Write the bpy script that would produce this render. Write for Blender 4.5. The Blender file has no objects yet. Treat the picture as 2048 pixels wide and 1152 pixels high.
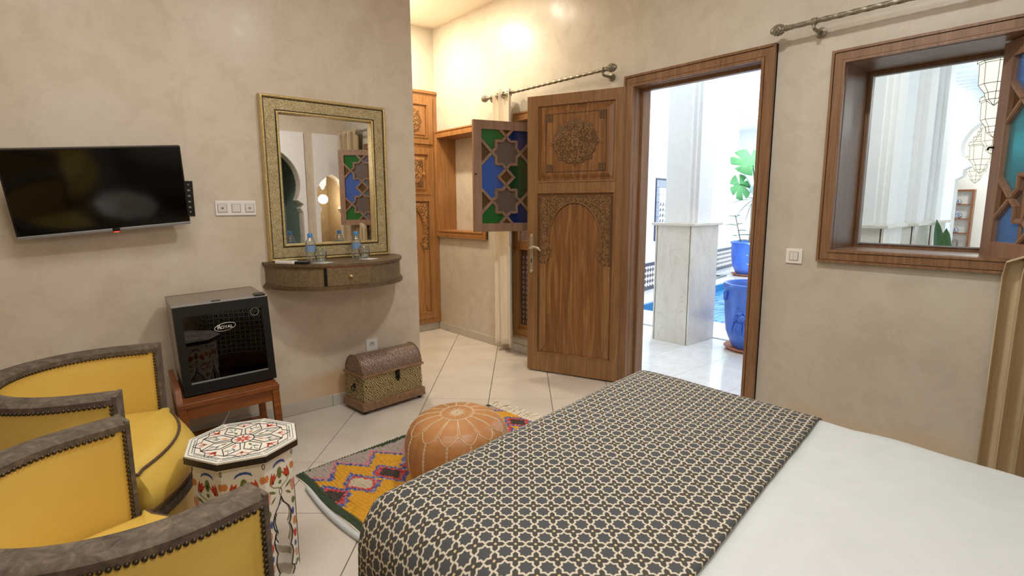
import bpy, bmesh, math, random
from mathutils import Vector, Matrix, noise
from mathutils.geometry import delaunay_2d_cdt
random.seed(7)
SC = bpy.context.scene
COL = SC.collection
PI = math.pi
# ------------------------------------------------------------------ camera, world, lights, exposure
XW = 3.115            # inner face of the door wall
YW = 3.377            # inner face of the television wall
YA = 4.85             # inner face of the alcove end wall
YB = -0.28            # wall behind the camera
CEIL = 3.04
yaw, pit, rol = 0.706773, 0.150407, -0.003450
fw = Vector((math.sin(yaw)*math.cos(pit), math.cos(yaw)*math.cos(pit), -math.sin(pit)))
rt0 = Vector((math.cos(yaw), -math.sin(yaw), 0)); up0 = rt0.cross(fw)
rt = math.cos(rol)*rt0 + math.sin(rol)*up0; up = -math.sin(rol)*rt0 + math.cos(rol)*up0
cd = bpy.data.cameras.new('camera'); cam = bpy.data.objects.new('camera', cd); COL.objects.link(cam)
cd.sensor_width = 36.0; cd.lens = 36.0*1082.96/2048; cd.clip_start = 0.02
cam.matrix_world = Matrix(((rt.x, up.x, -fw.x, 0), (rt.y, up.y, -fw.y, 0), (rt.z, up.z, -fw.z, 1.3), (0, 0, 0, 1)))
SC.camera = cam
SC.view_settings.view_transform = 'Standard'; SC.view_settings.look = 'None'
SC.view_settings.gamma = 1.0; SC.view_settings.use_curve_mapping = False
SC.view_settings.exposure = 0.0
w = bpy.data.worlds.new('sky'); SC.world = w; w.use_nodes = True
bg = w.node_tree.nodes['Background']; bg.inputs[0].default_value = (0.74, 0.87, 1.0, 1); bg.inputs[1].default_value = 5.0
def lamp(name, kind, loc, energy, col=(1, 1, 1), size=0.1, rot=None, spot=None):
    d = bpy.data.lights.new(name, kind); o = bpy.data.objects.new(name, d); COL.objects.link(o)
    o.location = loc; d.energy = energy; d.color = col
    if kind == 'AREA': d.shape = 'DISK'; d.size = size
    else: d.shadow_soft_size = size
    if spot: d.spot_size = spot; d.spot_blend = 0.6
    if rot: o.rotation_euler = rot
    return o
lamp('alcove_bounce_fill', 'POINT', (2.30, 4.35, 2.80), 6, (1.0, 0.86, 0.66), 0.06)  # added fill standing for bounced light, gives the glow on the alcove ceiling
lamp('alcove_downlight', 'AREA', (2.40, 4.40, 3.03), 34, (1.0, 0.86, 0.66), 0.11)
lamp('passage_lamp', 'AREA', (2.55, 3.62, 3.03), 11, (1.0, 0.87, 0.68), 0.10)
lamp('room_lamp', 'AREA', (1.5, 1.0, 3.0), 31, (1.0, 0.985, 0.965), 0.22)
lamp('overhead_soft_fill', 'AREA', (0.2, 1.6, 3.0), 22, (1.0, 0.98, 0.95), 0.9)  # unseen soft overhead fill, widened to weaken the shadow below the shelf
lamp('camera_side_fill', 'POINT', (0.40, -0.12, 1.95), 20, (1.0, 0.975, 0.94), 0.16)  # added frontal fill behind the camera, softens shadows on the television wall

# ------------------------------------------------------------------ materials
def srgb(h):
    h = h.lstrip('#'); out = []
    for i in (0, 2, 4):
        c = int(h[i:i+2], 16)/255
        out.append(c/12.92 if c <= 0.04045 else ((c+0.055)/1.055)**2.4)
    return (*out, 1.0)
class NT:
    def __init__(s, name):
        s.m = bpy.data.materials.new(name); s.m.use_nodes = True; s.t = s.m.node_tree; s.t.nodes.clear()
        s.out = s.n('ShaderNodeOutputMaterial')
    def n(s, typ, **kw):
        nd = s.t.nodes.new(typ)
        for k, v in kw.items():
            if k.startswith('_'): setattr(nd, k[1:], v)
        return nd
    def set(s, nd, **kw):
        for k, v in kw.items(): s.inp(nd, k, v)
        return nd
    def inp(s, nd, k, v):
        i = nd.inputs[int(k[1:]) if k[0] == 'i' and k[1:].isdigit() else k]
        if hasattr(v, 'is_output'): s.t.links.new(v, i)
        else: i.default_value = v
    def coord(s, which='Object', scale=(1, 1, 1), rot=(0, 0, 0)):
        c = s.n('ShaderNodeTexCoord'); mp = s.n('ShaderNodeMapping'); s.t.links.new(c.outputs[which], mp.inputs[0])
        mp.inputs['Scale'].default_value = scale; mp.inputs['Rotation'].default_value = rot
        return mp.outputs[0]
    def noise(s, vec, scale=5, detail=4, rough=0.55, dist=0.0):
        nd = s.n('ShaderNodeTexNoise'); s.t.links.new(vec, nd.inputs['Vector'])
        nd.inputs['Scale'].default_value = scale; nd.inputs['Detail'].default_value = detail
        nd.inputs['Roughness'].default_value = rough; nd.inputs['Distortion'].default_value = dist
        return nd.outputs[0]
    def ramp(s, fac, stops):
        nd = s.n('ShaderNodeValToRGB'); s.t.links.new(fac, nd.inputs[0]); e = nd.color_ramp.elements
        while len(e) < len(stops): e.new(0.5)
        for i, (p, c) in enumerate(stops):
            e[i].position = p; e[i].color = srgb(c) if isinstance(c, str) else (c, c, c, 1) if not isinstance(c, tuple) else c
        return nd.outputs[0]
    def math(s, op, a, b=None, c=None):
        nd = s.n('ShaderNodeMath'); nd.operation = op
        for i, v in enumerate((a, b, c)):
            if v is None: continue
            if hasattr(v, 'is_output'): s.t.links.new(v, nd.inputs[i])
            else: nd.inputs[i].default_value = v
        return nd.outputs[0]
    def mix(s, fac, a, b, blend='MIX'):
        nd = s.n('ShaderNodeMix'); nd.data_type = 'RGBA'; nd.blend_type = blend
        for i, v in ((0, fac), (6, a), (7, b)):
            if hasattr(v, 'is_output'): s.t.links.new(v, nd.inputs[i])
            else: nd.inputs[i].default_value = srgb(v) if isinstance(v, str) else v
        return nd.outputs[2]
    def bump(s, h, strength=0.3, dist=0.01):
        nd = s.n('ShaderNodeBump'); nd.inputs['Strength'].default_value = strength; nd.inputs['Distance'].default_value = dist
        s.t.links.new(h, nd.inputs['Height']); return nd.outputs[0]
    def bsdf(s, col, rough=0.5, metal=0.0, normal=None, **kw):
        nd = s.n('ShaderNodeBsdfPrincipled')
        s.inp(nd, 'Base Color', srgb(col) if isinstance(col, str) else col)
        s.inp(nd, 'Roughness', rough); s.inp(nd, 'Metallic', metal)
        if normal is not None: s.t.links.new(normal, nd.inputs['Normal'])
        for k, v in kw.items(): s.inp(nd, k.replace('_', ' '), v)
        s.t.links.new(nd.outputs[0], s.out.inputs[0]); return s.m
def plain(name, col, rough=0.5, metal=0.0, var=0.12, sc=18, bump=0.0, **kw):
    t = NT(name); v = t.coord(); nz = t.noise(v, sc, 3)
    c = srgb(col); lo = tuple(x*(1-var) for x in c[:3])+(1,); hi = tuple(min(1, x*(1+var)) for x in c[:3])+(1,)
    cc = t.ramp(nz, [(0.3, lo), (0.7, hi)])
    return t.bsdf(cc, rough, metal, t.bump(nz, bump, 0.004) if bump else None, **kw)
def wood(name, dark, mid, light, axis=2, rough=0.42, sc=1.0):
    t = NT(name); s = [14*sc]*3; s[axis] = 0.9*sc
    v = t.coord(scale=tuple(s))
    n1 = t.noise(v, 2.2, 6, 0.6, 1.2); s2 = [90*sc]*3; s2[axis] = 3*sc; n2 = t.noise(t.coord(scale=tuple(s2)), 1.5, 3)
    c = t.ramp(n1, [(0.25, dark), (0.5, mid), (0.75, light)])
    c = t.mix(t.math('MULTIPLY', t.ramp(n2, [(0.38, 1.0), (0.52, 0.0)]), 0.35), c, dark)
    return t.bsdf(c, rough, 0, t.bump(n2, 0.12, 0.002))
M = {}
def wall_mat(name, base, dark, light, stain, rough=0.27):
    t = NT(name); v = t.coord('Object')
    n1 = t.noise(v, 1.3, 6, 0.62, 0.6); n2 = t.noise(v, 6.5, 8, 0.66, 0.4)
    c = t.ramp(n1, [(0.3, dark), (0.5, base), (0.72, light)])
    c = t.mix(0.35, c, t.ramp(n2, [(0.35, dark), (0.65, light)]))
    sp = t.n('ShaderNodeSeparateXYZ'); t.t.links.new(v, sp.inputs[0])
    n3 = t.noise(v, 3.2, 5, 0.6)
    h = t.math('SUBTRACT', sp.outputs[2], t.math('MULTIPLY', n3, 0.26))
    f = t.ramp(h, [(0.03, 0.7), (0.10, 0.0)]); f = t.math('MULTIPLY', f, t.ramp(t.noise(v, 0.9, 2), [(0.42, 0.0), (0.62, 1.0)]))
    c = t.mix(f, c, stain)
    return t.bsdf(c, t.ramp(n2, [(0.3, rough-0.06), (0.7, rough+0.1)]), 0, t.bump(n2, 0.05, 0.01), Specular_IOR_Level=0.22)
M['plaster'] = wall_mat('tadelakt_plaster', '#cfc1ae', '#c1b29d', '#d9cebd', '#c59c68')
M['plaster2'] = wall_mat('tadelakt_plaster_dimmed', '#c5bdae', '#bab1a1', '#cec7b8', '#cba572')  # same plaster, colour lowered to stand for weaker light on the door wall
M['white'] = plain('white_paint', '#eeecea', 0.55, var=0.03)
M['outwhite'] = plain('courtyard_white_render', '#f3f4f5', 0.7, var=0.02)
M['ceil'] = plain('ceiling_paint', '#efe6d6', 0.6, var=0.02)
M['oak'] = wood('carved_oak', '#76532f', '#8e663f', '#a17b4e', 2)
M['oak_x'] = wood('oak_rail', '#76532f', '#8e663f', '#a17b4e', 0)
M['oak_pan'] = wood('oak_panel', '#664226', '#87592f', '#b08550', 2, 0.38, 0.8)
M['oak_warm'] = wood('cupboard_oak', '#865a30', '#a37444', '#b48654', 2, 0.36)
M['oak_warm_x'] = wood('cupboard_oak_rail', '#865a30', '#a37444', '#b48654', 0, 0.36)
M['frame'] = wood('frame_wood', '#67482e', '#846042', '#967352', 2, 0.4)
M['frame_y'] = wood('frame_wood_rail', '#67482e', '#846042', '#967352', 0, 0.4)
M['stand'] = wood('stand_wood', '#5e3316', '#83491f', '#a0612e', 0, 0.35)
M['lattice'] = wood('lattice_wood', '#735643', '#8d6d57', '#9f8069', 2, 0.4)
M['groove'] = plain('dark_groove_wood', '#3f2715', 0.7)
M['dark_lat'] = plain('dark_carved_lattice', '#4e3626', 0.55)
def carved(name, a, b, c, sc):
    t = NT(name); v = t.coord('Object', (sc, sc, sc)); vo = t.n('ShaderNodeTexVoronoi'); vo.feature = 'DISTANCE_TO_EDGE'
    nz = t.n('ShaderNodeTexNoise'); t.t.links.new(v, nz.inputs['Vector']); nz.inputs['Scale'].default_value = 0.5
    mx = t.n('ShaderNodeMix'); mx.data_type = 'VECTOR'; mx.inputs[0].default_value = 0.35
    t.t.links.new(v, mx.inputs[4]); t.t.links.new(nz.outputs[1], mx.inputs[5]); t.t.links.new(mx.outputs[1], vo.inputs['Vector'])
    d = vo.outputs['Distance']
    col = t.ramp(d, [(0.0, a), (0.10, b), (0.32, c)])
    return t.bsdf(col, 0.5, 0, t.bump(t.ramp(d, [(0.0, 0.0), (0.2, 1.0)]), 0.8, 0.006))
M['carve'] = carved('carved_arabesque_oak', '#5c3f24', '#7d5935', '#936e48', 70)
M['carve_hi'] = wood('carved_tendril_oak', '#83603b', '#9b744b', '#ac8457', 2)
M['carve_warm_hi'] = wood('carved_tendril_cupboard', '#a5763f', '#bd8c52', '#cfa067', 2)
M['carve_warm'] = carved('carved_arabesque_cupboard', '#63401e', '#8a5e30', '#a57a48', 70)
def pierced(name, hole, metal, hi, sc, rough=0.35, met=0.85, stretch=(1, 1, 1), th=0.12):
    t = NT(name); v = t.coord('Object', tuple(sc*k for k in stretch)); vo = t.n('ShaderNodeTexVoronoi'); vo.feature = 'DISTANCE_TO_EDGE'
    t.t.links.new(v, vo.inputs['Vector']); d = vo.outputs['Distance']; nz = t.noise(v, 0.6, 2)
    f = t.ramp(d, [(th, 1.0), (th+0.09, 0.0)])
    c = t.mix(f, hole, t.mix(nz, metal, hi))
    mt = t.math('MULTIPLY', f, met)
    return t.bsdf(c, t.math('SUBTRACT', 0.75, t.math('MULTIPLY', f, 0.75-rough)), mt, t.bump(f, 0.6, 0.003))
M['brass_band'] = pierced('pierced_brass_band', '#33281a', '#bfa873', '#e6d6a8', 50, 0.4, 0.35, th=0.12)
M['brass'] = plain('brass_bead', '#c9b27a', 0.34, 0.6, 0.25, 120, 0.3)
M['shelf_band'] = pierced('pierced_bronze_band', '#261c13', '#806a49', '#a8916a', 60, 0.42, 0.3, th=0.11)
M['shelf_top'] = plain('worn_bronze_sheet', '#6f5b42', 0.45, 0.45, 0.3, 60, 0.25)
def hammered(name, a, b, c, sc, rough=0.4, met=0.6):
    t = NT(name); v = t.coord('Object', (sc, sc, sc), (0.5, 0.4, 0.6))
    wv = t.n('ShaderNodeTexWave'); wv.wave_type = 'BANDS'; t.t.links.new(v, wv.inputs[0]); wv.inputs['Scale'].default_value = 0.7
    wv.inputs['Distortion'].default_value = 6; wv.inputs['Detail'].default_value = 1.5; wv.inputs['Detail Scale'].default_value = 1.6
    c1 = t.ramp(wv.outputs[1], [(0.15, a), (0.5, b), (0.85, c)])
    return t.bsdf(c1, rough, met, t.bump(wv.outputs[1], 0.5, 0.003))
M['chest'] = hammered('embossed_chest_metal', '#44371f', '#8c7850', '#c4b180', 46, 0.4, 0.3)
M['chest_lid'] = hammered('embossed_lid_metal', '#5c493e', '#7f6859', '#a68e7d', 50, 0.34, 0.3)
M['chest_trim'] = plain('chest_wood_trim', '#86664a', 0.5, 0.2, 0.3, 60, 0.3)
M['nickel'] = plain('aged_nickel', '#c9bfa6', 0.3, 0.7, 0.15, 80)
M['black_iron'] = plain('black_iron', '#1b1916', 0.5, 0.6)
M['iron'] = plain('grey_bronze_iron', '#8b8473', 0.4, 0.55, 0.35, 90)
M['fridge'] = plain('fridge_sheet_black', '#857a6d', 0.34, 0.0, 0.06, 90, 0.05)
M['black'] = plain('black_plastic', '#141414', 0.35, var=0.05)
M['black_gloss'] = plain('black_gloss_screen', '#060607', 0.09, var=0.02)
M['silver'] = plain('silver_plastic', '#9a9b9d', 0.35, 0.4, 0.05)
M['wplastic'] = plain('white_plastic', '#e6e2dc', 0.3, var=0.02)
M['wplastic2'] = plain('white_plastic_button', '#d9d4cc', 0.3, var=0.02)
M['grey'] = plain('grey_plastic', '#85827c', 0.4)
M['red_led'] = None
t = NT('red_light'); e = t.n('ShaderNodeEmission'); e.inputs[0].default_value = (1, 0.06, 0.03, 1); e.inputs[1].default_value = 2.0
t.t.links.new(e.outputs[0], t.out.inputs[0]); M['red_led'] = t.m
def glow(name, col, st):
    t = NT(name); e = t.n('ShaderNodeEmission'); e.inputs[0].default_value = srgb(col); e.inputs[1].default_value = st
    t.t.links.new(e.outputs[0], t.out.inputs[0]); return t.m
def thin_glass(name, tint, gloss=0.06, rough=0.0, opaque=None, opf=0.0):
    t = NT(name); tr = t.n('ShaderNodeBsdfTransparent'); tr.inputs[0].default_value = srgb(tint)
    gl = t.n('ShaderNodeBsdfGlossy'); gl.inputs['Roughness'].default_value = rough; gl.inputs[0].default_value = (1, 1, 1, 1)
    lw = t.n('ShaderNodeLayerWeight'); lw.inputs[0].default_value = 0.25
    f = t.math('ADD', t.math('MULTIPLY', lw.outputs['Fresnel'], 0.7), gloss)
    sh = tr.outputs[0]
    if opaque:
        df = t.n('ShaderNodeBsdfDiffuse'); df.inputs[0].default_value = srgb(opaque)
        m0 = t.n('ShaderNodeMixShader'); m0.inputs[0].default_value = opf
        t.t.links.new(sh, m0.inputs[1]); t.t.links.new(df.outputs[0], m0.inputs[2]); sh = m0.outputs[0]
    mx = t.n('ShaderNodeMixShader'); t.t.links.new(f, mx.inputs[0]); t.t.links.new(sh, mx.inputs[1]); t.t.links.new(gl.outputs[0], mx.inputs[2])
    t.t.links.new(mx.outputs[0], t.out.inputs[0]); return t.m
M['glass'] = thin_glass('clear_window_glass', '#f6fafa', 0.02)
M['drinkglass'] = thin_glass('drinking_glass', '#f2f5f5', 0.06)
M['bottle'] = thin_glass('bottle_plastic', '#f3f7f9', 0.10, 0.06)
M['label'] = thin_glass('blue_bottle_label', '#b8d0ea', 0.04, 0.2, '#8fb0da', 0.55)
M['bluecap'] = plain('blue_cap', '#3f86c4', 0.35, var=0.05)
M['fridge_glass'] = thin_glass('smoked_fridge_glass', '#a0978c', 0.055)
M['g_green'] = thin_glass('green_glass', '#2f8a3a', 0.05, 0.1, '#1f6a2c', 0.75)
M['g_dkgreen'] = thin_glass('dark_green_glass', '#1d5a34', 0.05, 0.1, '#0f4424', 0.75)
M['g_blue'] = thin_glass('blue_glass', '#3f7fdc', 0.10, 0.12, '#2a5fb8', 0.7)  # brighter than the dark blue, a reflection is put into the colour
M['g_dkblue'] = thin_glass('dark_blue_glass', '#1c3a7c', 0.05, 0.1, '#132b62', 0.75)
M['g_brown'] = thin_glass('amber_glass', '#7a5526', 0.05, 0.15, '#5d421f', 0.8)
M['g_frost'] = thin_glass('frosted_brown_glass', '#7a6a60', 0.05, 0.35, '#62534a', 0.85)
M['g_sky'] = thin_glass('blue_glass_lit_tone', '#8fb8ec', 0.08, 0.1, '#7ea9dc', 0.3)  # blue pane glass paled, reflected gallery light is put into the colour
M['g_teal'] = thin_glass('green_glass_lit_tone', '#7cc0cc', 0.08, 0.1, '#6fb2c0', 0.3)  # green pane glass brightened in the same way for reflected gallery light
t = NT('mirror_silver'); M['mirror'] = t.bsdf((0.9, 0.9, 0.89, 1), 0.01, 1.0)
def leather(name, col, col2, rough=0.42, sc=160):
    t = NT(name); v = t.coord(); n1 = t.noise(v, 3, 4); n2 = t.noise(v, sc, 2)
    return t.bsdf(t.ramp(n1, [(0.3, col), (0.7, col2)]), rough, 0, t.bump(n2, 0.12, 0.002))
def suede(name):
    t = NT(name); v = t.coord(); n1 = t.noise(v, 28, 6, 0.7, 0.8); n2 = t.noise(v, 160, 3)
    return t.bsdf(t.ramp(n1, [(0.3, '#3f352b'), (0.5, '#5c5043'), (0.7, '#7b6e5e')]), 0.8, 0, t.bump(n2, 0.3, 0.002))
M['yellow'] = leather('yellow_leather', '#d2ae48', '#dcbb60', 0.5)
M['strip'] = suede('grey_brown_suede')
M['nail'] = plain('antique_nail', '#4e4335', 0.35, 0.8, 0.3, 300)
M['piping'] = plain('brown_piping', '#5b4530', 0.7, 0, 0.3, 300, 0.3)
M['pouf'] = leather('tan_leather', '#aa7240', '#c08a55', 0.42, 60)
M['thread'] = plain('cream_thread', '#e3cfae', 0.7)
M['sheet'] = plain('white_cotton', '#c6cac9', 0.8, var=0.02)
M['mattress'] = plain('mattress_ticking', '#d9d4c8', 0.8)
M['linen'] = None
def linen(name, a, b):
    t = NT(name); v = t.coord('Object', (1, 1, 0.05)); n = t.noise(v, 60, 3); v2 = t.coord('Object', (220, 220, 220)); n2 = t.noise(v2, 1, 2)
    return t.bsdf(t.ramp(n, [(0.3, a), (0.7, b)]), 0.8, 0, t.bump(n2, 0.15, 0.002))
M['linen'] = linen('beige_linen', '#dfd3bd', '#eee4d0')
M['linen2'] = linen('tan_linen', '#bfa985', '#d0bc9a')
def tile_mat(name, a, b, c, rough):
    t = NT(name); v = t.coord('Object'); n1 = t.noise(v, 3, 6, 0.6, 0.5); n2 = t.noise(v, 30, 3)
    oi = t.n('ShaderNodeObjectInfo'); cc = t.ramp(n1, [(0.3, a), (0.5, b), (0.72, c)])
    cc = t.mix(t.math('MULTIPLY', oi.outputs['Random'], 0.25), cc, a)
    return t.bsdf(cc, t.math('ADD', rough, t.math('MULTIPLY', n1, 0.06)))
M['tile'] = tile_mat('beige_floor_tile', '#c9bfb1', '#d1c8bb', '#d8d0c4', 0.22)
M['grout'] = plain('grout', '#8d8376', 0.8)
M['skirt'] = tile_mat('grey_skirting_tile', '#b3aca0', '#bcb5a9', '#c5beb2', 0.25)
def marble(name, a, b, vein, rough, sc=1.0):
    t = NT(name); v = t.coord('Object', (2.2*sc, 2.2*sc, 0.9*sc)); n = t.noise(v, 2.0, 8, 0.65, 1.5)
    vv = t.math('ABSOLUTE', t.math('SUBTRACT', n, 0.5)); f = t.ramp(vv, [(0.0, 0.28), (0.018, 0.0)])
    n2 = t.noise(v, 3, 4)
    return t.bsdf(t.mix(f, t.ramp(n2, [(0.3, a), (0.7, b)]), vein), rough)
M['marble'] = marble('cream_marble', '#d9d3c9', '#e4dfd6', '#a99a86', 0.12)
M['mfloor'] = marble('white_marble_floor', '#dcdad7', '#eceae7', '#b9b3ac', 0.1, 0.7)
M['joint'] = plain('dark_joint', '#55504a', 0.7)
M['mgrey'] = plain('grey_stone_edge', '#8b8d8c', 0.5)
def zellij(name, scale):
    t = NT(name); v = t.coord('UV', (1, 1, 1), (0, 0, PI/4)); ck = t.n('ShaderNodeTexChecker'); t.t.links.new(v, ck.inputs[0])
    ck.inputs[1].default_value = srgb('#4a3438'); ck.inputs[2].default_value = srgb('#e9e4e2'); ck.inputs[3].default_value = scale
    return t.bsdf(ck.outputs[0], 0.3)
M['zellij'] = zellij('checkered_mosaic', 1.0)
M['dado'] = plain('dark_dado_border', '#3a3c4c', 0.35)
M['blue_glaze'] = plain('blue_glaze', '#4d78da', 0.25, var=0.15, sc=6)
M['terra'] = plain('terracotta', '#c07a58', 0.7)
M['soil'] = plain('potting_soil', '#4a3122', 0.95, var=0.5, sc=90, bump=0.8)
M['leaf'] = plain('green_leaf', '#6aab68', 0.4, var=0.2, sc=9)
M['leaf2'] = plain('dark_leaf', '#2f6a3a', 0.4, var=0.2, sc=9)
M['leafw'] = plain('pale_leaf', '#b9cdc6', 0.4, var=0.1, sc=9)
M['stem'] = plain('woody_stem', '#a38a76', 0.8, var=0.3, sc=60)
M['lantern'] = glow('lit_lantern_glass', '#fff3dc', 1.5)
M['ceramic'] = None
t = NT('blue_white_ceramic'); v = t.coord('Object', (60, 60, 60)); n = t.noise(v, 1, 3)
M['ceramic'] = t.bsdf(t.ramp(n, [(0.46, '#2f4f8f'), (0.54, '#e2e6ee')]), 0.25)
t = NT('pool_water'); v = t.coord('Object', (3, 9, 1)); n = t.noise(v, 1.4, 3)
M['water'] = t.bsdf(t.ramp(n, [(0.35, '#2b77ab'), (0.65, '#5aa5d2')]), 0.05, 0, t.bump(n, 0.5, 0.05))
M['pooltile'] = plain('blue_pool_tile', '#3d7fae', 0.3, var=0.3, sc=14)
M['teal_wall'] = plain('grey_green_plaster', '#7f8f83', 0.6)
M['tealrim'] = plain('pale_teal_rim', '#a8d5dc', 0.6)
M['warmwall'] = plain('warm_plaster', '#c7b393', 0.6)
for nm, hx in (('p_black', '#2a211c'), ('p_red', '#c8452a'), ('p_orange', '#d98b4c'), ('p_pink', '#d79a86'), ('p_green', '#6b7d3c'), ('p_blue', '#3a589c'), ('p_teal', '#4c6870')):
    M[nm] = plain('paint_'+nm[2:], hx, 0.3, var=0.06)
M['cream'] = plain('cream_lacquer', '#f0eadc', 0.16, var=0.03)
# ------------------------------------------------------------------ mesh builder
class MB:
    def __init__(s): s.v = []; s.f = []; s.uv = None
    def add(s, vs, fs, mat=None):
        b = len(s.v)
        s.v += [tuple(mat @ Vector(v)) if mat else tuple(v) for v in vs]
        s.f += [tuple(b+i for i in f) for f in fs]; return s
    def box(s, x0, x1, y0, y1, z0, z1, mat=None, c=0.0):
        if c <= 0:
            vs = [(x, y, z) for z in (z0, z1) for y in (y0, y1) for x in (x0, x1)]
            fs = [(0, 2, 3, 1), (4, 5, 7, 6), (0, 1, 5, 4), (2, 6, 7, 3), (0, 4, 6, 2), (1, 3, 7, 5)]
            return s.add(vs, fs, mat)
        bm = bmesh.new(); bmesh.ops.create_cube(bm, size=1)
        for v in bm.verts: v.co = Vector(((x0+x1)/2+v.co.x*(x1-x0), (y0+y1)/2+v.co.y*(y1-y0), (z0+z1)/2+v.co.z*(z1-z0)))
        bmesh.ops.bevel(bm, geom=bm.edges[:], offset=c, segments=2, profile=0.5, affect='EDGES')
        s.bm(bm, mat); bm.free(); return s
    def bm(s, bm, mat=None):
        bm.verts.index_update()
        return s.add([v.co[:] for v in bm.verts], [[v.index for v in f.verts] for f in bm.faces], mat)
    def prism(s, pts, a, b, axis='y', mat=None):
        n = len(pts)
        def P(p, d): return (p[0], d, p[1]) if axis == 'y' else (p[0], p[1], d) if axis == 'z' else (d, p[0], p[1])
        vs = [P(p, a) for p in pts]+[P(p, b) for p in pts]
        fs = [tuple(range(n))[::-1], tuple(range(n, 2*n))]+[(i, (i+1) % n, n+(i+1) % n, n+i) for i in range(n)]
        return s.add(vs, fs, mat)
    def plate(s, outer, holes, a, b, axis='y', mat=None):
        pts = []; edges = []; loops = []
        for lp in [outer]+list(holes):
            i0 = len(pts); pts += [Vector((p[0], p[1])) for p in lp]; n = len(lp)
            edges += [(i0+i, i0+(i+1) % n) for i in range(n)]; loops.append(range(i0, i0+n))
        r = delaunay_2d_cdt(pts, edges, [], 0, 1e-6)
        vo, fo = r[0], r[2]
        def inside(q, lp):
            c = False; n = len(lp); j = n-1
            for i in range(n):
                if (lp[i][1] > q[1]) != (lp[j][1] > q[1]) and q[0] < (lp[j][0]-lp[i][0])*(q[1]-lp[i][1])/(lp[j][1]-lp[i][1])+lp[i][0]: c = not c
                j = i
            return c
        tri = []
        for f in fo:
            q = sum((vo[i] for i in f), Vector((0, 0)))/len(f)
            if inside(q, outer) and not any(inside(q, h) for h in holes): tri.append(f)
        n = len(vo)
        def P(p, d): return (p[0], d, p[1]) if axis == 'y' else (p[0], p[1], d) if axis == 'z' else (d, p[0], p[1])
        vs = [P(p, a) for p in vo]+[P(p, b) for p in vo]
        fs = [tuple(f) for f in tri]+[tuple(n+i for i in f[::-1]) for f in tri]
        cnt = {}
        for f in tri:
            for i in range(len(f)):
                e = (f[i], f[(i+1) % len(f)]); cnt[tuple(sorted(e))] = cnt.get(tuple(sorted(e)), 0)+1
        for f in tri:
            for i in range(len(f)):
                e = (f[i], f[(i+1) % len(f)])
                if cnt[tuple(sorted(e))] == 1: fs.append((e[1], e[0], n+e[0], n+e[1]))
        return s.add(vs, fs, mat)
    def lathe(s, prof, seg=24, c=(0, 0, 0), mat=None, caps=True, a0=0.0, a1=2*PI):
        n = len(prof); full = abs(a1-a0-2*PI) < 1e-6; m = seg if full else seg+1
        vs = [(c[0]+r*math.cos(a0+(a1-a0)*k/seg), c[1]+r*math.sin(a0+(a1-a0)*k/seg), c[2]+z) for k in range(m) for r, z in prof]
        fs = []
        for k in range(seg):
            k2 = (k+1) % m
            for i in range(n-1): fs.append((k*n+i, k2*n+i, k2*n+i+1, k*n+i+1))
        if caps and full:
            if prof[0][0] > 1e-5: fs.append(tuple(k*n for k in range(m))[::-1])
            if prof[-1][0] > 1e-5: fs.append(tuple(k*n+n-1 for k in range(m)))
        return s.add(vs, fs, mat)
    def tube(s, pts, r, seg=6, closed=False, mat=None, caps=True):
        pts = [Vector(p) for p in pts]; n = len(pts); vs = []; fs = []
        rr = r if isinstance(r, (list, tuple)) else [r]*n
        nrm = None
        for i in range(n):
            a = pts[i-1] if i > 0 or closed else pts[i]; b = pts[(i+1) % n] if i < n-1 or closed else pts[i]
            tg = (b-a).normalized() if (b-a).length > 1e-9 else Vector((0, 0, 1))
            if nrm is None:
                nrm = tg.orthogonal().normalized()
            nrm = (nrm-tg*nrm.dot(tg)); nrm = nrm.normalized() if nrm.length > 1e-6 else tg.orthogonal().normalized()
            bn = tg.cross(nrm)
            for k in range(seg):
                t = 2*PI*k/seg; vs.append(pts[i]+nrm*(rr[i]*math.cos(t))+bn*(rr[i]*math.sin(t)))
        for i in range(n if closed else n-1):
            j = (i+1) % n
            for k in range(seg): fs.append((i*seg+k, i*seg+(k+1) % seg, j*seg+(k+1) % seg, j*seg+k))
        if caps and not closed: fs += [tuple(range(seg))[::-1], tuple((n-1)*seg+k for k in range(seg))]
        return s.add(vs, fs, mat)
    def ball(s, c, r, u=8, v=5, sz=1.0):
        pr = [(max(1e-6, r*math.sin(PI*i/v)), -r*sz*math.cos(PI*i/v)) for i in range(v+1)]
        return s.lathe(pr, u, c, caps=False)
    def grid(s, fn, nu, nv, closed_u=False):
        vs = [fn(i/(nu if closed_u else nu-1), j/(nv-1)) for i in range(nu) for j in range(nv)]
        fs = [(i*nv+j, ((i+1) % nu)*nv+j, ((i+1) % nu)*nv+j+1, i*nv+j+1) for i in range(nu if closed_u else nu-1) for j in range(nv-1)]
        return s.add(vs, fs)
    def build(s, name, mat, parent=None, smooth=None, loc=None):
        me = bpy.data.meshes.new(name); me.from_pydata(s.v, [], s.f); me.update()
        bm = bmesh.new(); bm.from_mesh(me)
        if smooth != 'open': bmesh.ops.recalc_face_normals(bm, faces=bm.faces)
        bm.to_mesh(me); bm.free()
        o = bpy.data.objects.new(name, me); COL.objects.link(o)
        me.materials.append(mat if not isinstance(mat, str) else M[mat])
        if smooth:
            me.polygons.foreach_set('use_smooth', [True]*len(me.polygons))
            me.set_sharp_from_angle(angle=math.radians(smooth if isinstance(smooth, (int, float)) and smooth is not True else 40))
        if parent: o.parent = parent
        if loc: o.location = loc
        return o
def tag(o, label=None, cat=None, group=None, kind=None):
    if label: o['label'] = label
    if cat: o['category'] = cat
    if group: o['group'] = group
    if kind: o['kind'] = kind
    return o
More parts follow.
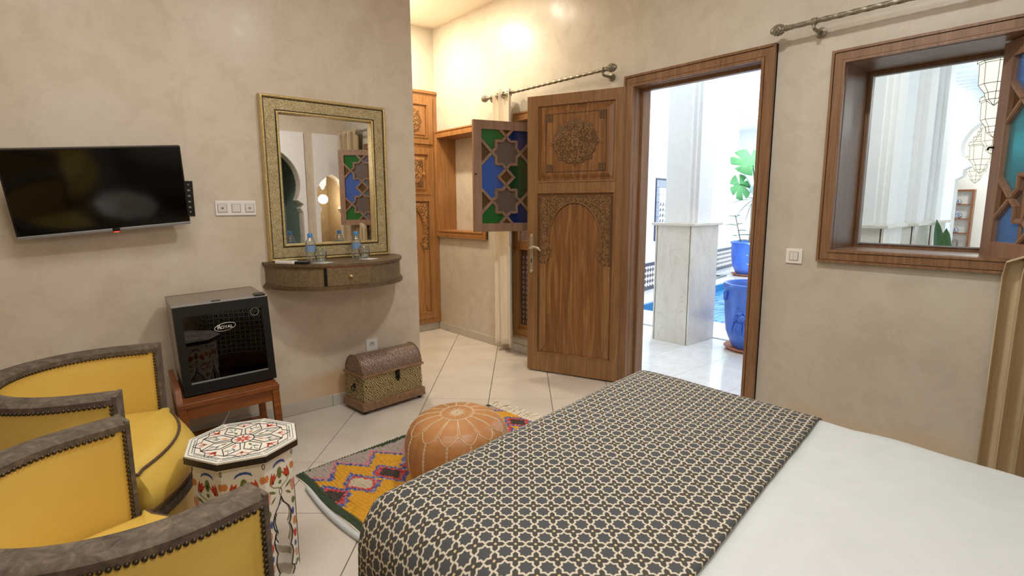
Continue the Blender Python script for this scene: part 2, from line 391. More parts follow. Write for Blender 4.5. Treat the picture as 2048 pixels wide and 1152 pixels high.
def thing(name, label, cat, loc=(0, 0, 0), rz=0.0, group=None, kind=None):
    o = bpy.data.objects.new(name, None); COL.objects.link(o); o.empty_display_size = 0.05
    o.location = loc; o.rotation_euler = (0, 0, rz); return tag(o, label, cat, group, kind)
def struct(name, loc=(0, 0, 0), rz=0.0, label=None):
    return thing(name, label, None, loc, rz, None, 'structure')
def box(name, mat, parent, x0, x1, y0, y1, z0, z1, c=0.0):
    return MB().box(x0, x1, y0, y1, z0, z1, c=c).build(name, mat, parent)
def rect(x0, x1, z0, z1): return [(x0, z0), (x1, z0), (x1, z1), (x0, z1)]
def copy_tree(o, parent=None):
    c = o.copy(); COL.objects.link(c)
    if parent: c.parent = parent
    for ch in list(o.children): copy_tree(ch, c)
    return c
def arc(cx, cz, r, a0, a1, n): return [(cx+r*math.cos(a0+(a1-a0)*k/n), cz+r*math.sin(a0+(a1-a0)*k/n)) for k in range(n+1)]
R90 = -PI/2
# ------------------------------------------------------------------ room shell
WT = 0.16
def sub(o, parent, wloc, wrz, ploc, prz):
    d = Vector(wloc)-Vector(ploc); c, s_ = math.cos(-prz), math.sin(-prz)
    o.parent = parent; o.location = (c*d.x-s_*d.y, s_*d.x+c*d.y, d.z); o.rotation_euler = (0, 0, wrz-prz)
def wall(name, mb, mat='plaster', label=None): return tag(mb.build(name, mat), label, None, None, 'structure')
wall('wall_left', MB().box(-1.4, 1.995, YW, YW+0.14, 0, CEIL), 'plaster', 'beige plaster wall behind the television and mirror')
wall('wall_alcove', MB().box(1.855, 1.995, YW+0.14, YA+0.14, 0, CEIL), 'plaster', 'side wall of the alcove behind the mirror wall')
wall('wall_far', MB().box(1.995, XW+WT, YA, YA+0.14, 0, CEIL), 'plaster2', 'end wall of the lit alcove')
wall('wall_near', MB().box(-1.5, -1.4, YB, YW+0.14, 0, CEIL), 'plaster', 'plaster wall behind the armchairs')
o_ = [(YB-0.16, 0), (1.45, 0), (1.45, 2.13), (2.40, 2.13), (2.40, 0), (YA, 0), (YA, CEIL), (YB-0.16, CEIL)]
mb = MB().plate(o_, [rect(0.33, 1.09, 1.045, 2.02), rect(4.03, 4.806, 1.03, 2.005), rect(2.60, 3.556, 0.2, 2.03)], XW, XW+WT, 'x')
wall('wall_right', mb, 'plaster2', 'plaster wall with the doorway and windows')
# wall behind the camera with two arched recesses (seen in the mirror)
def horseshoe(cx, zi, r, jw, apex=None, n=14):
    a = math.radians(-28)
    pts = [(cx+jw, 0.0), (cx+jw, zi-0.16), (cx+jw-0.03, zi-0.10), (cx+jw+0.01, zi-0.05)]
    z0 = zi+r*0.47
    pts += [(cx+r*math.cos(a+(PI/2-a)*k/n), z0+r*math.sin(a+(PI/2-a)*k/n)*(1.0 if k < n*0.5 else 1.0)+(0.05*(k/n)**4)) for k in range(n+1)]
    m = [(2*cx-x, z) for x, z in pts[:-1]][::-1]
    return pts+m
A1 = horseshoe(2.06, 1.38, 0.42, 0.44); A2 = horseshoe(2.88, 1.37, 0.20, 0.17)
def notch(x0, x1, z1, arches):
    pts = [(x0, 0)]
    for a in arches:
        s_ = sorted([a[0], a[-1]]); seq = a if a[0][0] < a[-1][0] else a[::-1]; pts += seq
    return pts+[(x1, 0), (x1, z1), (x0, z1)]
A1r, A2r = A1[::-1], A2[::-1]
mb = MB().plate(notch(-1.5, XW+WT, CEIL, [A1r, A2r]), [], YB-0.16, YB, 'y')
wall('wall_back', mb, 'plaster', 'plaster wall behind the bed with two arches')
mb = MB().plate(notch(1.52, 2.545, 2.215, [A1r]), [], YB, YB+0.02, 'y'); wall('trim_1', mb, 'white', 'white raised panel round the wide arch')
mb = MB().plate(notch(2.665, 3.105, 2.215, [A2r]), [], YB, YB+0.02, 'y'); wall('trim_2', mb, 'white', 'white raised panel round the narrow arch')
def recess(name, x0, x1, d, mat, lab):
    m_ = MB().box(x0, x1, YB-d-0.05, YB-d, 0, 2.3).box(x0-0.05, x0, YB-d, YB-0.16, 0, 2.3).box(x1, x1+0.05, YB-d, YB-0.16, 0, 2.3).box(x0, x1, YB-d, YB-0.16, 2.3, 2.35)
    wall(name, m_, mat, lab)
recess('wall_recess', 1.5, 2.58, 0.9, 'teal_wall', 'grey green recess behind the wide arch')
recess('wall_recess', 2.66, 3.18, 0.9, 'warmwall', 'warm lit recess behind the narrow arch')
wall('ceiling', MB().box(-1.5, XW+WT, YB-0.16, YA+0.14, CEIL, CEIL+0.1), 'ceil', 'cream painted ceiling')
# floor: every tile is a piece of its own
fl = tag(MB().box(-1.5, XW+WT, YB-1.2, YA+0.14, -0.08, -0.012).build('floor', 'grout'), 'pale beige tiled floor laid diagonally', None, None, 'structure')
ph = 0.723955; c_, s_ = math.cos(ph), math.sin(ph); TW, TH = 0.424, 0.467
def clip(poly, fx):
    out = []
    for i in range(len(poly)):
        a, b = poly[i], poly[(i+1) % len(poly)]; fa, fb = fx(a), fx(b)
        if fa >= 0: out.append(a)
        if fa*fb < 0:
            t_ = fa/(fa-fb); out.append((a[0]+t_*(b[0]-a[0]), a[1]+t_*(b[1]-a[1])))
    return out
def slab(pts, z0, z1, ins):
    n = len(pts); cx = sum(p[0] for p in pts)/n; cy = sum(p[1] for p in pts)/n
    def sh(p, d):
        l = math.hypot(p[0]-cx, p[1]-cy) or 1; return (p[0]-(p[0]-cx)/l*d, p[1]-(p[1]-cy)/l*d)
    vs = [(*p, z0) for p in pts]+[(*p, z1-ins) for p in pts]+[(*sh(p, ins*1.4), z1) for p in pts]
    fs = [tuple(range(n))[::-1], tuple(range(2*n, 3*n))]
    for k in (0, n): fs += [(k+i, k+(i+1) % n, k+n+(i+1) % n, k+n+i) for i in range(n)]
    return MB().add(vs, fs)
full = None; g = 0.0022
for i in range(-14, 9):
    for j in range(-6, 16):
        q1, q2 = 0.2035+i*TW, 4.4727+j*TH
        cor = [(q1+g, q2+g), (q1+TW-g, q2+g), (q1+TW-g, q2+TH-g), (q1+g, q2+TH-g)]
        P = [(a*c_+b*s_, -a*s_+b*c_) for a, b in cor]
        ok = lambda p: -1.4 <= p[0] <= XW+0.10 and YB <= p[1] <= YA and not (p[0] < 1.97 and p[1] > YW+0.03)
        cx = sum(p[0] for p in P)/4; cy = sum(p[1] for p in P)/4
        if all(ok(p) for p in P):
            if full is None:
                L = [(x-cx, y-cy) for x, y in P]; full = slab(L, -0.012, 0.0, 0.0012).build('tile', 'tile', fl)
                full.location = (cx, cy, 0)
            else:
                t_ = full.copy(); COL.objects.link(t_); t_.parent = fl; t_.location = (cx, cy, 0)
        else:
            Q = P
            for fx in (lambda p: p[0]+1.4, lambda p: XW+0.10-p[0], lambda p: p[1]-YB, lambda p: YA-p[1]):
                Q = clip(Q, fx) if len(Q) > 2 else Q
            if len(Q) < 3: continue
            if all(p[0] < 1.99 and p[1] > YW for p in Q): continue
            mx = max(p[0] for p in Q)-min(p[0] for p in Q); my = max(p[1] for p in Q)-min(p[1] for p in Q)
            if mx < 0.02 or my < 0.02: continue
            slab(Q, -0.012, 0.0, 0.0012).build('tile', 'tile', fl)
# skirting tiles
def skirting(name, p0, p1, n, off, first, L, lab):
    r = thing(name, lab, None, (0, 0, 0), 0, None, 'structure'); d = Vector(p1)-Vector(p0); ln = d.length; d.normalize(); nn = Vector((n[0], n[1], 0))
    a = 0.0; b = first
    while a < ln-0.005:
        e = min(b, ln); mt = Matrix(((d.x, nn.x, 0, p0[0]), (d.y, nn.y, 0, p0[1]), (0, 0, 1, 0), (0, 0, 0, 1)))
        MB().box(a+0.001, e-0.001, 0.0, 0.012, 0.001, 0.075, mt, 0.002).build('skirting_tile', 'skirt', r); a = e; b = e+L
    return r
skirting('baseboard_left', (-1.4, YW, 0), (1.995, YW, 0), (0, -1), 0, 0.20, 0.42, 'grey tile skirting under the television wall')
skirting('baseboard_corner', (1.995, YW, 0), (1.995, YA, 0), (1, 0), 0, 0.3, 0.42, 'grey tile skirting on the alcove side wall')
skirting('baseboard_far', (1.995, YA, 0), (XW-0.012, YA, 0), (0, -1), 0, 0.3, 0.42, 'grey tile skirting under the cupboard')
skirting('baseboard_right', (XW, 2.44, 0), (XW, YA, 0), (-1, 0), 0, 0.28, 0.42, 'grey tile skirting under the alcove window')
skirting('baseboard_side', (XW, YB, 0), (XW, 1.41, 0), (-1, 0), 0, 0.3, 0.42, 'grey tile skirting behind the bed')

# ------------------------------------------------------------------ frames
def ushape(x0, x1, z1, wd): return [(x0, 0.001), (x0, z1), (x1, z1), (x1, 0.001), (x1-wd, 0.001), (x1-wd, z1-wd), (x0+wd, z1-wd), (x0+wd, 0.001)]
def window_frame(p, W, z0, z1, depth, mat='frame'):
    def ring(a, b, y0, y1, nm, m_=mat):
        return MB().plate(rect(a, W-a, z0+a, z1-a), [rect(b, W-b, z0+b, z1-b)], y0, y1).build(nm, m_, p)
    ring(0, 0.012, -0.030, 0, 'outer_bead'); ring(0.0145, 0.050, -0.024, 0, 'casing'); ring(0.0525, 0.064, -0.029, 0, 'inner_bead')
    ring(0.0, 0.060, -0.012, -0.001, 'groove', 'groove')
    ring(0.046, 0.066, 0.0, depth, 'lining')
d1 = struct('door_1', (XW, 2.431, 0), R90, 'oak framed doorway with its carved leaf standing open'); DW = 1.017
MB().prism(ushape(0, DW, 2.165, 0.014), -0.032, 0).build('outer_bead', 'frame', d1)
MB().prism(ushape(0.017, DW-0.017, 2.148, 0.040), -0.026, 0).build('casing', 'frame', d1)
MB().prism(ushape(0.0, DW, 2.165, 0.066), -0.014, -0.0005).build('groove', 'groove', d1)
MB().prism(ushape(0.060, DW-0.060, 2.105, 0.016), -0.030, 0.0).build('inner_bead', 'frame', d1)
MB().prism(ushape(0.052, DW-0.052, 2.113, 0.026), 0.0, WT+0.01).build('jamb', 'frame', d1)
MB().prism(ushape(0.075, DW-0.075, 2.09, 0.022), 0.06, 0.10).build('door_stop', 'frame', d1)
box('threshold', 'mfloor', d1, 0.03, DW-0.03, 0.0, WT, 0.0, 0.006, 0.002)
# ------------------------------------------------------------------ carving helpers
def scrolls(region, n, seed, r0=0.012, r1=0.034, tr=0.0028, y=-0.001, bad=None):
    """spiral tendrils and little leaves scattered by rejection inside region(x,z)"""
    rnd = random.Random(seed); mb = MB(); done = []
    for _ in range(n*30):
        if len(done) >= n: break
        x, z, r = region['x0']+rnd.random()*(region['x1']-region['x0']), region['z0']+rnd.random()*(region['z1']-region['z0']), rnd.uniform(r0, r1)
        if not all(region['f'](x+r*math.cos(a), z+r*math.sin(a)) for a in (0, 1.05, 2.1, 3.14, 4.2, 5.2)): continue
        if any(math.hypot(x-a, z-b) < 0.72*(r+c) for a, b, c in done): continue
        done.append((x, z, r)); s0 = rnd.random()*2*PI; sg = rnd.choice((-1, 1)); pts = []; rad = []
        for k in range(15):
            t_ = k/14; a = s0+sg*t_*4.2*PI*0.62; q = r*(1-0.85*t_); pts.append((x+q*math.cos(a), y, z+q*math.sin(a))); rad.append(tr*(1-0.35*t_))
        mb.tube(pts, rad, 4)
        for k in range(3):
            a = s0+k*2.1; mb.ball((x+r*1.02*math.cos(a), y, z+r*1.02*math.sin(a)), tr*1.7, 5, 3)
    return mb
def medallion(cx, cz, ax, az, n=72):
    pts = []
    for k in range(n):
        t_ = 2*PI*k/n; q = 1+0.055*math.cos(16*t_)+0.04*math.cos(8*t_)
        x = ax*q*math.copysign(abs(math.cos(t_))**1.05, math.cos(t_)); z = az*q*math.copysign(abs(math.sin(t_))**0.9, math.sin(t_))
        pts.append((cx+x, cz+z))
    return pts
def arch_outline(cx, zs, hw, apex, zc, bw, n=12):
    """opening of the carved spandrel: pointed arch on curved brackets, from lower left up and down to lower right"""
    L = [(cx-bw, zc), (cx-bw+0.005, zc+0.035), (cx-bw+0.03, zc+0.05), (cx-bw+0.04, zc+0.075), (cx-hw+0.015, zc+0.085), (cx-hw+0.028, zc+0.115), (cx-hw, zc+0.15)]
    for k in range(n+1):
        t_ = k/n; a = PI - t_*PI/2*0.98
        L.append((cx-hw*math.cos(PI-a)*1.0, zs+(apex-zs)*math.sin(t_*PI/2)**0.92))
    return L+[(2*cx-x, z) for x, z in L[::-1][1:]]
def carved_panels(p, x0, x1, zu0, zu1, zl0, zl1, yf, mf, mp, mc, zc, zs, apex, seed, hwf=0.34):
    """raised upper panel with medallion, and tall lower panel with a carved arch; yf is the face of the frame"""
    cx = (x0+x1)/2; cz = (zu0+zu1)/2; W = x1-x0
    up = MB().box(x0, x1, yf+0.012, yf+0.02, zu0, zu1).build('upper_panel', mp, p)
    MB().plate(rect(x0, x1, zu0, zu1), [rect(x0+0.012, x1-0.012, zu0+0.012, zu1-0.012)], yf-0.006, yf+0.012).build('moulding', mf, up)
    vs = rect(x0+0.028, x1-0.028, zu0+0.028, zu1-0.028); vi = rect(x0+0.055, x1-0.055, zu0+0.055, zu1-0.055)
    m_ = MB().add([(x, yf+0.012, z) for x, z in vs]+[(x, yf+0.001, z) for x, z in vi], [(0, 1, 5, 4), (1, 2, 6, 5), (2, 3, 7, 6), (3, 0, 4, 7), (4, 5, 6, 7)]); m_.build('raised_field', mp, up)
    e = 0.075
    for (xa, xb, za, zb) in ((x0+e, x1-e, zu0+e, zu0+e), (x0+e, x1-e, zu1-e, zu1-e), (x0+e, x0+e, zu0+e, zu1-e), (x1-e, x1-e, zu0+e, zu1-e)):
        MB().box(xa-0.0015, xb+0.0015, yf-0.0008, yf+0.002, za-0.0015, zb+0.0015).build('incised_line', 'groove', up)
    for sx in (0, 1):
        for sz in (0, 1):
            kn = MB(); kx = x0+e+0.028 if sx == 0 else x1-e-0.028; kz = zu0+e+0.028 if sz == 0 else zu1-e-0.028
            for a in (-0.018, 0, 0.018):
                kn.box(kx-0.027, kx+0.027, yf-0.004, yf+0.001, kz+a-0.004, kz+a+0.004); kn.box(kx+a-0.004, kx+a+0.004, yf-0.005, yf+0.001, kz-0.027, kz+0.027)
            kn.build('corner_knot', mc, up)
    ax, az = W*0.275, (zu1-zu0)*0.275
    md = medallion(cx, cz, ax, az); MB().prism(md, yf-0.005, yf+0.001).build('medallion', mc, up)
    fn = {'x0': cx-ax, 'x1': cx+ax, 'z0': cz-az, 'z1': cz+az, 'f': lambda x, z: ((x-cx)/ax)**2+((z-cz)/az)**2 < 0.98}
    sc_ = scrolls(fn, 46, seed, 0.010, 0.026, 0.003, yf-0.006)
    for sx in (-1, 1):
        for dx, dz in ((0, 0), (0.012, 0.01), (0.012, -0.01), (0.022, 0)): sc_.ball((cx+sx*(ax*1.06+dx), yf-0.003, cz+dz), 0.0085, 6, 4)
    for k in range(10): sc_.ball((cx+0.022*math.cos(k*0.628), yf-0.006, cz+0.022*math.sin(k*0.628)), 0.007, 5, 3)
    sc_.build('medallion_tendrils', mc+'_hi', up)
    lp = MB().box(x0, x1, yf+0.012, yf+0.02, zl0, zl1).build('lower_panel', mp, p)
    MB().plate(rect(x0, x1, zl0, zl1), [rect(x0+0.010, x1-0.010, zl0+0.010, zl1-0.010)], yf-0.004, yf+0.012).build('moulding', mf, lp)
    bd = MB(); nb = int((zl1-zl0-0.03)/0.011)
    for k in range(nb):
        for xx in (x0+0.016, x1-0.016): bd.ball((xx, yf+0.008, zl0+0.018+k*0.011), 0.0052, 5, 3)
    for k in range(int((W-0.04)/0.011)): bd.ball((x0+0.022+k*0.011, yf+0.008, zl1-0.016), 0.0052, 5, 3)
    tag(bd.build('rope_beading', mf, lp), None, None, None, 'stuff')
    xa, xb = x0+0.026, x1-0.026; hw = W*hwf; bw = (xb-xa)/2-0.055
    op = arch_outline(cx, zs, hw, apex, zc, bw)
    MB().plate([(xa, zc), op[0]]+op[1:]+[(xb, zc), (xb, zl1-0.026), (xa, zl1-0.026)], [], yf-0.001, yf+0.012).build('carved_spandrel', mc, lp)
    MB().tube([(x, yf-0.001, z) for x, z in op], 0.0045, 5).build('arch_bead', mf, lp)
    def inop(x, z):
        c = False; j = len(op)-1
        for i in range(len(op)):
            if (op[i][1] > z) != (op[j][1] > z) and x < (op[j][0]-op[i][0])*(z-op[i][1])/(op[j][1]-op[i][1])+op[i][0]: c = not c
            j = i
        return c
    fn = {'x0': xa, 'x1': xb, 'z0': zc, 'z1': zl1-0.026, 'f': lambda x, z: xa+0.004 < x < xb-0.004 and zc+0.004 < z < zl1-0.030 and not inop(x, z)}
    scrolls(fn, 90, seed+1, 0.009, 0.027, 0.003, yf-0.002).build('spandrel_tendrils', mc+'_hi', lp)
    for sx in (0, 1):
        xs = xa if sx == 0 else xb-0.052; e2 = xs+0.052
        pl = [(xs, zl0+0.016), (e2 if sx == 1 else xs+0.012, zl0+0.016), (e2, zl0+0.075 if sx == 0 else zl0+0.016), (e2, zc-0.012), (xs, zc-0.012)] if sx == 0 else [(e2-0.012, zl0+0.016), (e2, zl0+0.016), (e2, zc-0.012), (xs, zc-0.012), (xs, zl0+0.075)]
        MB().prism(pl, yf+0.002, yf+0.012).build('pilaster', mf, lp)
        MB().box(xs-0.004, e2+0.004, yf-0.001, yf+0.012, zc-0.016, zc-0.002).build('pilaster_cap', mf, lp)
    return up, lp
# ------------------------------------------------------------------ open door leaf
LW, LH = 0.775, 2.10
lf = bpy.data.objects.new('door_leaf', None); COL.objects.link(lf)
lz = math.atan2(-0.722, 0.279)
hx, hy = 3.098, 2.392
sub(lf, d1, (hx-LW*math.cos(lz), hy-LW*math.sin(lz), 0), lz, (XW, 2.431, 0), R90)
px0, px1 = 0.078, LW-0.083
MB().plate(rect(0, LW, 0.012, LH), [rect(px0, px1, 1.472, 2.035), rect(px0, px1, 0.155, 1.402)], 0, 0.04).build('stiles_and_rails', 'oak', lf)
carved_panels(lf, px0, px1, 1.472, 2.035, 0.155, 1.402, 0.0, 'oak', 'oak_pan', 'carve', 0.865, 1.0, 1.325, 11, 0.345)
hd = MB()
op_ = [(0.026, 0.80), (0.052, 0.80), (0.054, 1.0), (0.055, 1.055), (0.050, 1.075), (0.039, 1.09), (0.028, 1.075), (0.023, 1.055), (0.024, 1.0)]
hd.prism(op_, -0.009, 0.0)
for zz in (0.80, 1.075): hd.ball((0.039, -0.006, zz), 0.014, 8, 5)
hp = hd.build('handle_plate', 'nickel', lf)
MB().tube([(0.039, 0, 0.98), (0.039, -0.045, 0.98), (0.050, -0.055, 0.982), (0.085, -0.056, 0.992), (0.115, -0.055, 0.985), (0.135, -0.05, 0.962)], [0.010, 0.009, 0.010, 0.009, 0.010, 0.005], 8).build('lever', 'nickel', hp, 60)
MB().prism([(0.034, 0.868), (0.044, 0.868), (0.042, 0.885), (0.0435, 0.895), (0.039, 0.90), (0.0345, 0.895), (0.036, 0.885)], -0.0105, -0.008).build('keyhole', 'black_iron', hp)
for zz in (0.35, 1.15, 1.85): MB().lathe([(0.008, -0.05), (0.008, 0.05)], 8, (LW+0.008, -0.004, zz)).build('hinge', 'silver', lf)
# ------------------------------------------------------------------ windows
w1 = struct('window_1', (XW, 1.131, 0), R90, 'deep oak framed window above the bed looking onto the gallery'); W1W = 0.84
window_frame(w1, W1W, 1.004, 2.062, 0.36)
MB().plate(rect(0.06, W1W-0.06, 1.064, 2.002), [rect(0.085, W1W-0.085, 1.089, 1.977)], 0.315, 0.355).build('sash', 'frame', w1)
MB().plate(rect(0.083, W1W-0.083, 1.087, 1.979), [rect(0.090, W1W-0.090, 1.094, 1.972)], 0.307, 0.316).build('sash_bead', 'silver', w1)
box('pane', 'glass', w1, 0.084, W1W-0.084, 0.333, 0.337, 1.088, 1.978)
w2 = struct('window_2', (XW, 4.846, 0), R90, 'blind oak framed niche beside the cupboard'); W2W = 0.856
window_frame(w2, W2W, 0.989, 2.046, 0.2, 'oak_warm')
box('niche_back', 'plaster2', w2, 0.04, W2W-0.04, 0.2, 0.23, 1.02, 2.01)
w3 = struct('window_3', (XW, 3.598, 0), R90, 'oak window with a pierced lattice panel behind the curtain'); W3W = 1.04
window_frame(w3, W3W, 0.159, 2.07, 0.14, 'oak_warm')
MB().box(0.05, W3W-0.05, -0.02, 0.05, 0.925, 1.005, c=0.006).build('transom', 'oak_warm_x', w3)
MB().box(0.285, 0.325, -0.012, 0.05, 1.0, 2.02, c=0.004).build('mullion', 'oak_warm', w3)
MB().box(0.06, W3W-0.06, -0.008, 0.03, 0.215, 0.262, c=0.004).build('bottom_rail', 'oak_warm_x', w3)
hl = []
def petal(cx, cz, a, l0, l1, wd):
    return [(cx+math.cos(a)*l0, cz+math.sin(a)*l0), (cx+math.cos(a)*(l0+l1)/2-math.sin(a)*wd, cz+math.sin(a)*(l0+l1)/2+math.cos(a)*wd), (cx+math.cos(a)*l1, cz+math.sin(a)*l1), (cx+math.cos(a)*(l0+l1)/2+math.sin(a)*wd, cz+math.sin(a)*(l0+l1)/2-math.cos(a)*wd)]
pz = 0.088
for i in range(10):
    for j in range(7):
        cx, cz = 0.115+i*pz, 0.31+j*pz
        if cx > W3W-0.10 or cz > 0.89: continue
        hl += [petal(cx, cz, k*PI/2+PI/4, 0.008, 0.054, 0.017) for k in range(4)]
        if i < 9 and cx+pz/2 < W3W-0.1: hl.append([(cx+pz/2+0.020*math.cos(k*PI/3), cz+0.020*math.sin(k*PI/3)) for k in range(6)])
MB().plate(rect(0.062, W3W-0.062, 0.255, 0.93), hl, 0.006, 0.016).build('pierced_lattice', 'dark_lat', w3)
box('pane', 'glass', w3, 0.06, W3W-0.06, 0.09, 0.094, 0.22, 2.0)
def shutter(parent, wloc, wrz, ploc, prz, W, z0, z1, cols, depth=0.032):
    s = bpy.data.objects.new('shutter', None); COL.objects.link(s); sub(s, parent, wloc, wrz, ploc, prz)
    H = z1-z0; zm = (z0+z1)/2; fwd_ = 0.066; w = W/2-fwd_; h = H/2-fwd_; cxx = W/2
    k = h/0.365; D, a, c = 0.124*k, 0.089*k, 0.19*k; D2 = c-D; q = D-a; kk = min(w-0.004, 9)
    MB().plate(rect(0, W, z0, z1), [rect(fwd_, W-fwd_, z0+fwd_, z1-fwd_)], 0, depth).build('shutter_frame', 'lattice', s)
    star = [(0, D), (q, a), (a, a), (a, q), (D, 0), (a, -q), (a, -a), (q, -a), (0, -D), (-q, -a), (-a, -a), (-a, -q), (-D, 0), (-a, q), (-a, a), (-q, a)]
    tx = h-(c+D)
    polys = []; wz = w-D
    tl = [(-w, h), (-tx, h), (0, c+D), (-q, c+a), (-a, c+a), (-a, c+q), (-D, c), (-w, c+wz)]
    ml = [(-w, c-wz), (-D, c), (-a, c-q), (-a, c-a), (-q, c-a), (0, D2), (-D2, 0), (0, -D2), (-q, -c+a), (-a, -c+a), (-a, -c+q), (-D, -c), (-w, -c+wz)]
    lt = [(-w, c+wz), (-D, c), (-w, c-wz)]; tt = [(-tx, h), (tx, h), (0, c+D)]
    fx = lambda P: [(-x, z) for x, z in P]; fz = lambda P: [(x, -z) for x, z in P]
    polys = [(tl, 0), (fx(tl), 1), (ml, 2), (fx(ml), 3), (fz(tl), 4), (fz(fx(tl)), 5), (lt, 6), (fx(lt), 6), (fz(lt), 6), (fz(fx(lt)), 6), (tt, 6), (fz(tt), 6), ([(x, z+c) for x, z in star], 7), ([(x, z-c) for x, z in star], 7), ([(0, D2), (D2, 0), (0, -D2), (-D2, 0)], 8)]
    edges = {}
    for P, ci in polys:
        MB().plate([(cxx+x, zm+z) for x, z in P], [], depth*0.62, depth*0.62+0.004).build('pane', cols[ci], s)
        for i in range(len(P)):
            p, r = P[i], P[(i+1) % len(P)]
            if (abs(p[0]) > w-1e-5 and abs(r[0]) > w-1e-5) or (abs(p[1]) > h-1e-5 and abs(r[1]) > h-1e-5): continue
            key = tuple(sorted(((round(p[0], 4), round(p[1], 4)), (round(r[0], 4), round(r[1], 4))))); edges[key] = 1
    bars = MB()
    for (p, r) in edges:
        d = Vector((r[0]-p[0], 0, r[1]-p[1])); ln = d.length; d.normalize(); nn = Vector((-d.z, 0, d.x)); o = Vector((cxx+p[0], 0, zm+p[1]))
        mt = Matrix(((d.x, 0, nn.x, o.x), (0, 1, 0, 0), (d.z, 0, nn.z, o.z), (0, 0, 0, 1)))
        bars.box(-0.006, ln+0.006, 0.004, depth-0.004, -0.0105, 0.0105, mt); bars.box(-0.003, ln+0.003, 0.001, depth-0.001, -0.0055, 0.0055, mt)
    bars.build('star_lattice', 'lattice', s)
    MB().tube([(0.012, -0.002, zm+0.02), (0.012, -0.02, zm+0.02), (0.008, -0.022, zm+0.01)], 0.005, 6).build('knob', 'black_iron', s)
    return s
s2 = math.atan2(3.30-3.44, 3.10-2.56)
shutter(w3, (2.552, 3.436, 0), s2, (XW, 3.598, 0), R90, 0.56, 1.098, 1.955, ['g_green', 'g_dkblue', 'g_blue', 'g_dkgreen', 'g_green', 'g_dkblue', 'g_brown', 'g_frost', 'g_brown'])
s1 = math.atan2(-0.616, -0.788)
shutter(w1, (3.25, 0.495, 0), s1, (XW, 1.131, 0), R90, 0.56, 1.07, 1.99, ['g_sky', 'g_green', 'g_teal', 'g_blue', 'g_sky', 'g_green', 'g_brown', 'g_frost', 'g_brown'])
# ------------------------------------------------------------------ built-in cupboard
cb = thing('cupboard', 'tall honey oak cupboard with carved arched doors built into the lit alcove', 'cupboard', (2.0, YA, 0), 0)
CWd = XW-0.004-2.0
MB().plate(rect(0, CWd, 0.08, 2.43), [rect(0.05, CWd/2-0.02, 1.912, 2.365), rect(CWd/2+0.02, CWd-0.05, 1.912, 2.365), rect(0.05, CWd/2-0.02, 0.135, 1.885), rect(CWd/2+0.02, CWd-0.05, 0.135, 1.885)], -0.035, -0.001).build('carcass_frame', 'oak_warm', cb)
MB().box(0, CWd, -0.05, -0.034, 2.405, 2.432, c=0.004).build('cornice', 'oak_warm_x', cb)
for k in (0, 1):
    xa, xb = (0.053, CWd/2-0.023) if k == 0 else (CWd/2+0.023, CWd-0.053)
    for (za, zb, nm) in ((1.915, 2.362, 'upper_door'), (0.138, 1.882, 'lower_door')):
        dr = bpy.data.objects.new(nm, None); COL.objects.link(dr); dr.parent = cb
        if nm == 'upper_door':
            MB().plate(rect(xa, xb, za, zb), [rect(xa+0.06, xb-0.06, za+0.06, zb-0.06)], -0.046, -0.02).build('door_frame', 'oak_warm', dr)
            x0, x1, z0, z1 = xa+0.06, xb-0.06, za+0.06, zb-0.06; yf = -0.046
            box('panel', 'oak_warm', dr, x0, x1, yf+0.012, yf+0.02, z0, z1)
            MB().plate(rect(x0, x1, z0, z1), [rect(x0+0.01, x1-0.01, z0+0.01, z1-0.01)], yf-0.006, yf+0.012).build('moulding', 'oak_warm', dr)
            MB().plate(rect(x0+0.028, x1-0.028, z0+0.028, z1-0.028), [], yf+0.002, yf+0.012).build('raised_field', 'oak_warm', dr)
            cx, cz = (x0+x1)/2, (z0+z1)/2; ax, az = 0.10, 0.115
            MB().prism(medallion(cx, cz, ax, az), yf-0.004, yf+0.003).build('medallion', 'carve_warm', dr)
            fn = {'x0': cx-ax, 'x1': cx+ax, 'z0': cz-az, 'z1': cz+az, 'f': lambda x, z: ((x-cx)/ax)**2+((z-cz)/az)**2 < 0.98}
            scrolls(fn, 20, 31+k, 0.012, 0.026, 0.003, yf-0.005).build('medallion_tendrils', 'carve_warm_hi', dr)
        else:
            MB().plate(rect(xa, xb, za, zb), [rect(xa+0.055, xb-0.055, 1.42, 1.825), rect(xa+0.055, xb-0.055, 0.20, 1.36)], -0.046, -0.02).build('door_frame', 'oak_warm', dr)
            q = bpy.data.objects.new('carved_panels', None)
            carved_panels(cb, xa+0.055, xb-0.055, 1.42, 1.825, 0.20, 1.36, -0.046, 'oak_warm', 'oak_warm', 'carve_warm', 0.86, 0.98, 1.27, 41+k, 0.31)
# ------------------------------------------------------------------ television
tv = thing('television', 'black flat television tilted on its wall bracket, left of the light switches', 'television', (0.2155, 3.2005, 1.3775), 0)
tv.rotation_euler = (Matrix.Rotation(0.0, 4, 'Z') @ Matrix.Rotation(0.290, 4, 'X') @ Matrix.Rotation(-0.0897, 4, 'Y')).to_euler()
bpy.context.view_layer.update(); tvi = tv.matrix_world.inverted()
TW2, TH2 = 0.34, 0.199
MB().box(-TW2, TW2, 0.006, 0.03, -TH2, TH2, c=0.003).box(-0.26, 0.26, 0.03, 0.055, -0.15, 0.12, c=0.008).build('back_shell', 'black', tv)
MB().plate(rect(-TW2, TW2, -TH2, TH2), [rect(-TW2+0.006, TW2-0.006, -TH2+0.012, TH2-0.006)], -0.002, 0.007).build('bezel', 'black', tv)
box('screen', 'black_gloss', tv, -TW2+0.005, TW2-0.005, 0.001, 0.006, -TH2+0.011, TH2-0.005)
MB().box(-TW2, TW2, -0.004, 0.008, -TH2-0.002, -TH2+0.012, c=0.002).build('bottom_strip', 'silver', tv)
box('logo_plate', 'black', tv, 0.008, 0.038, -0.0055, 0, -TH2-0.003, -TH2+0.012)
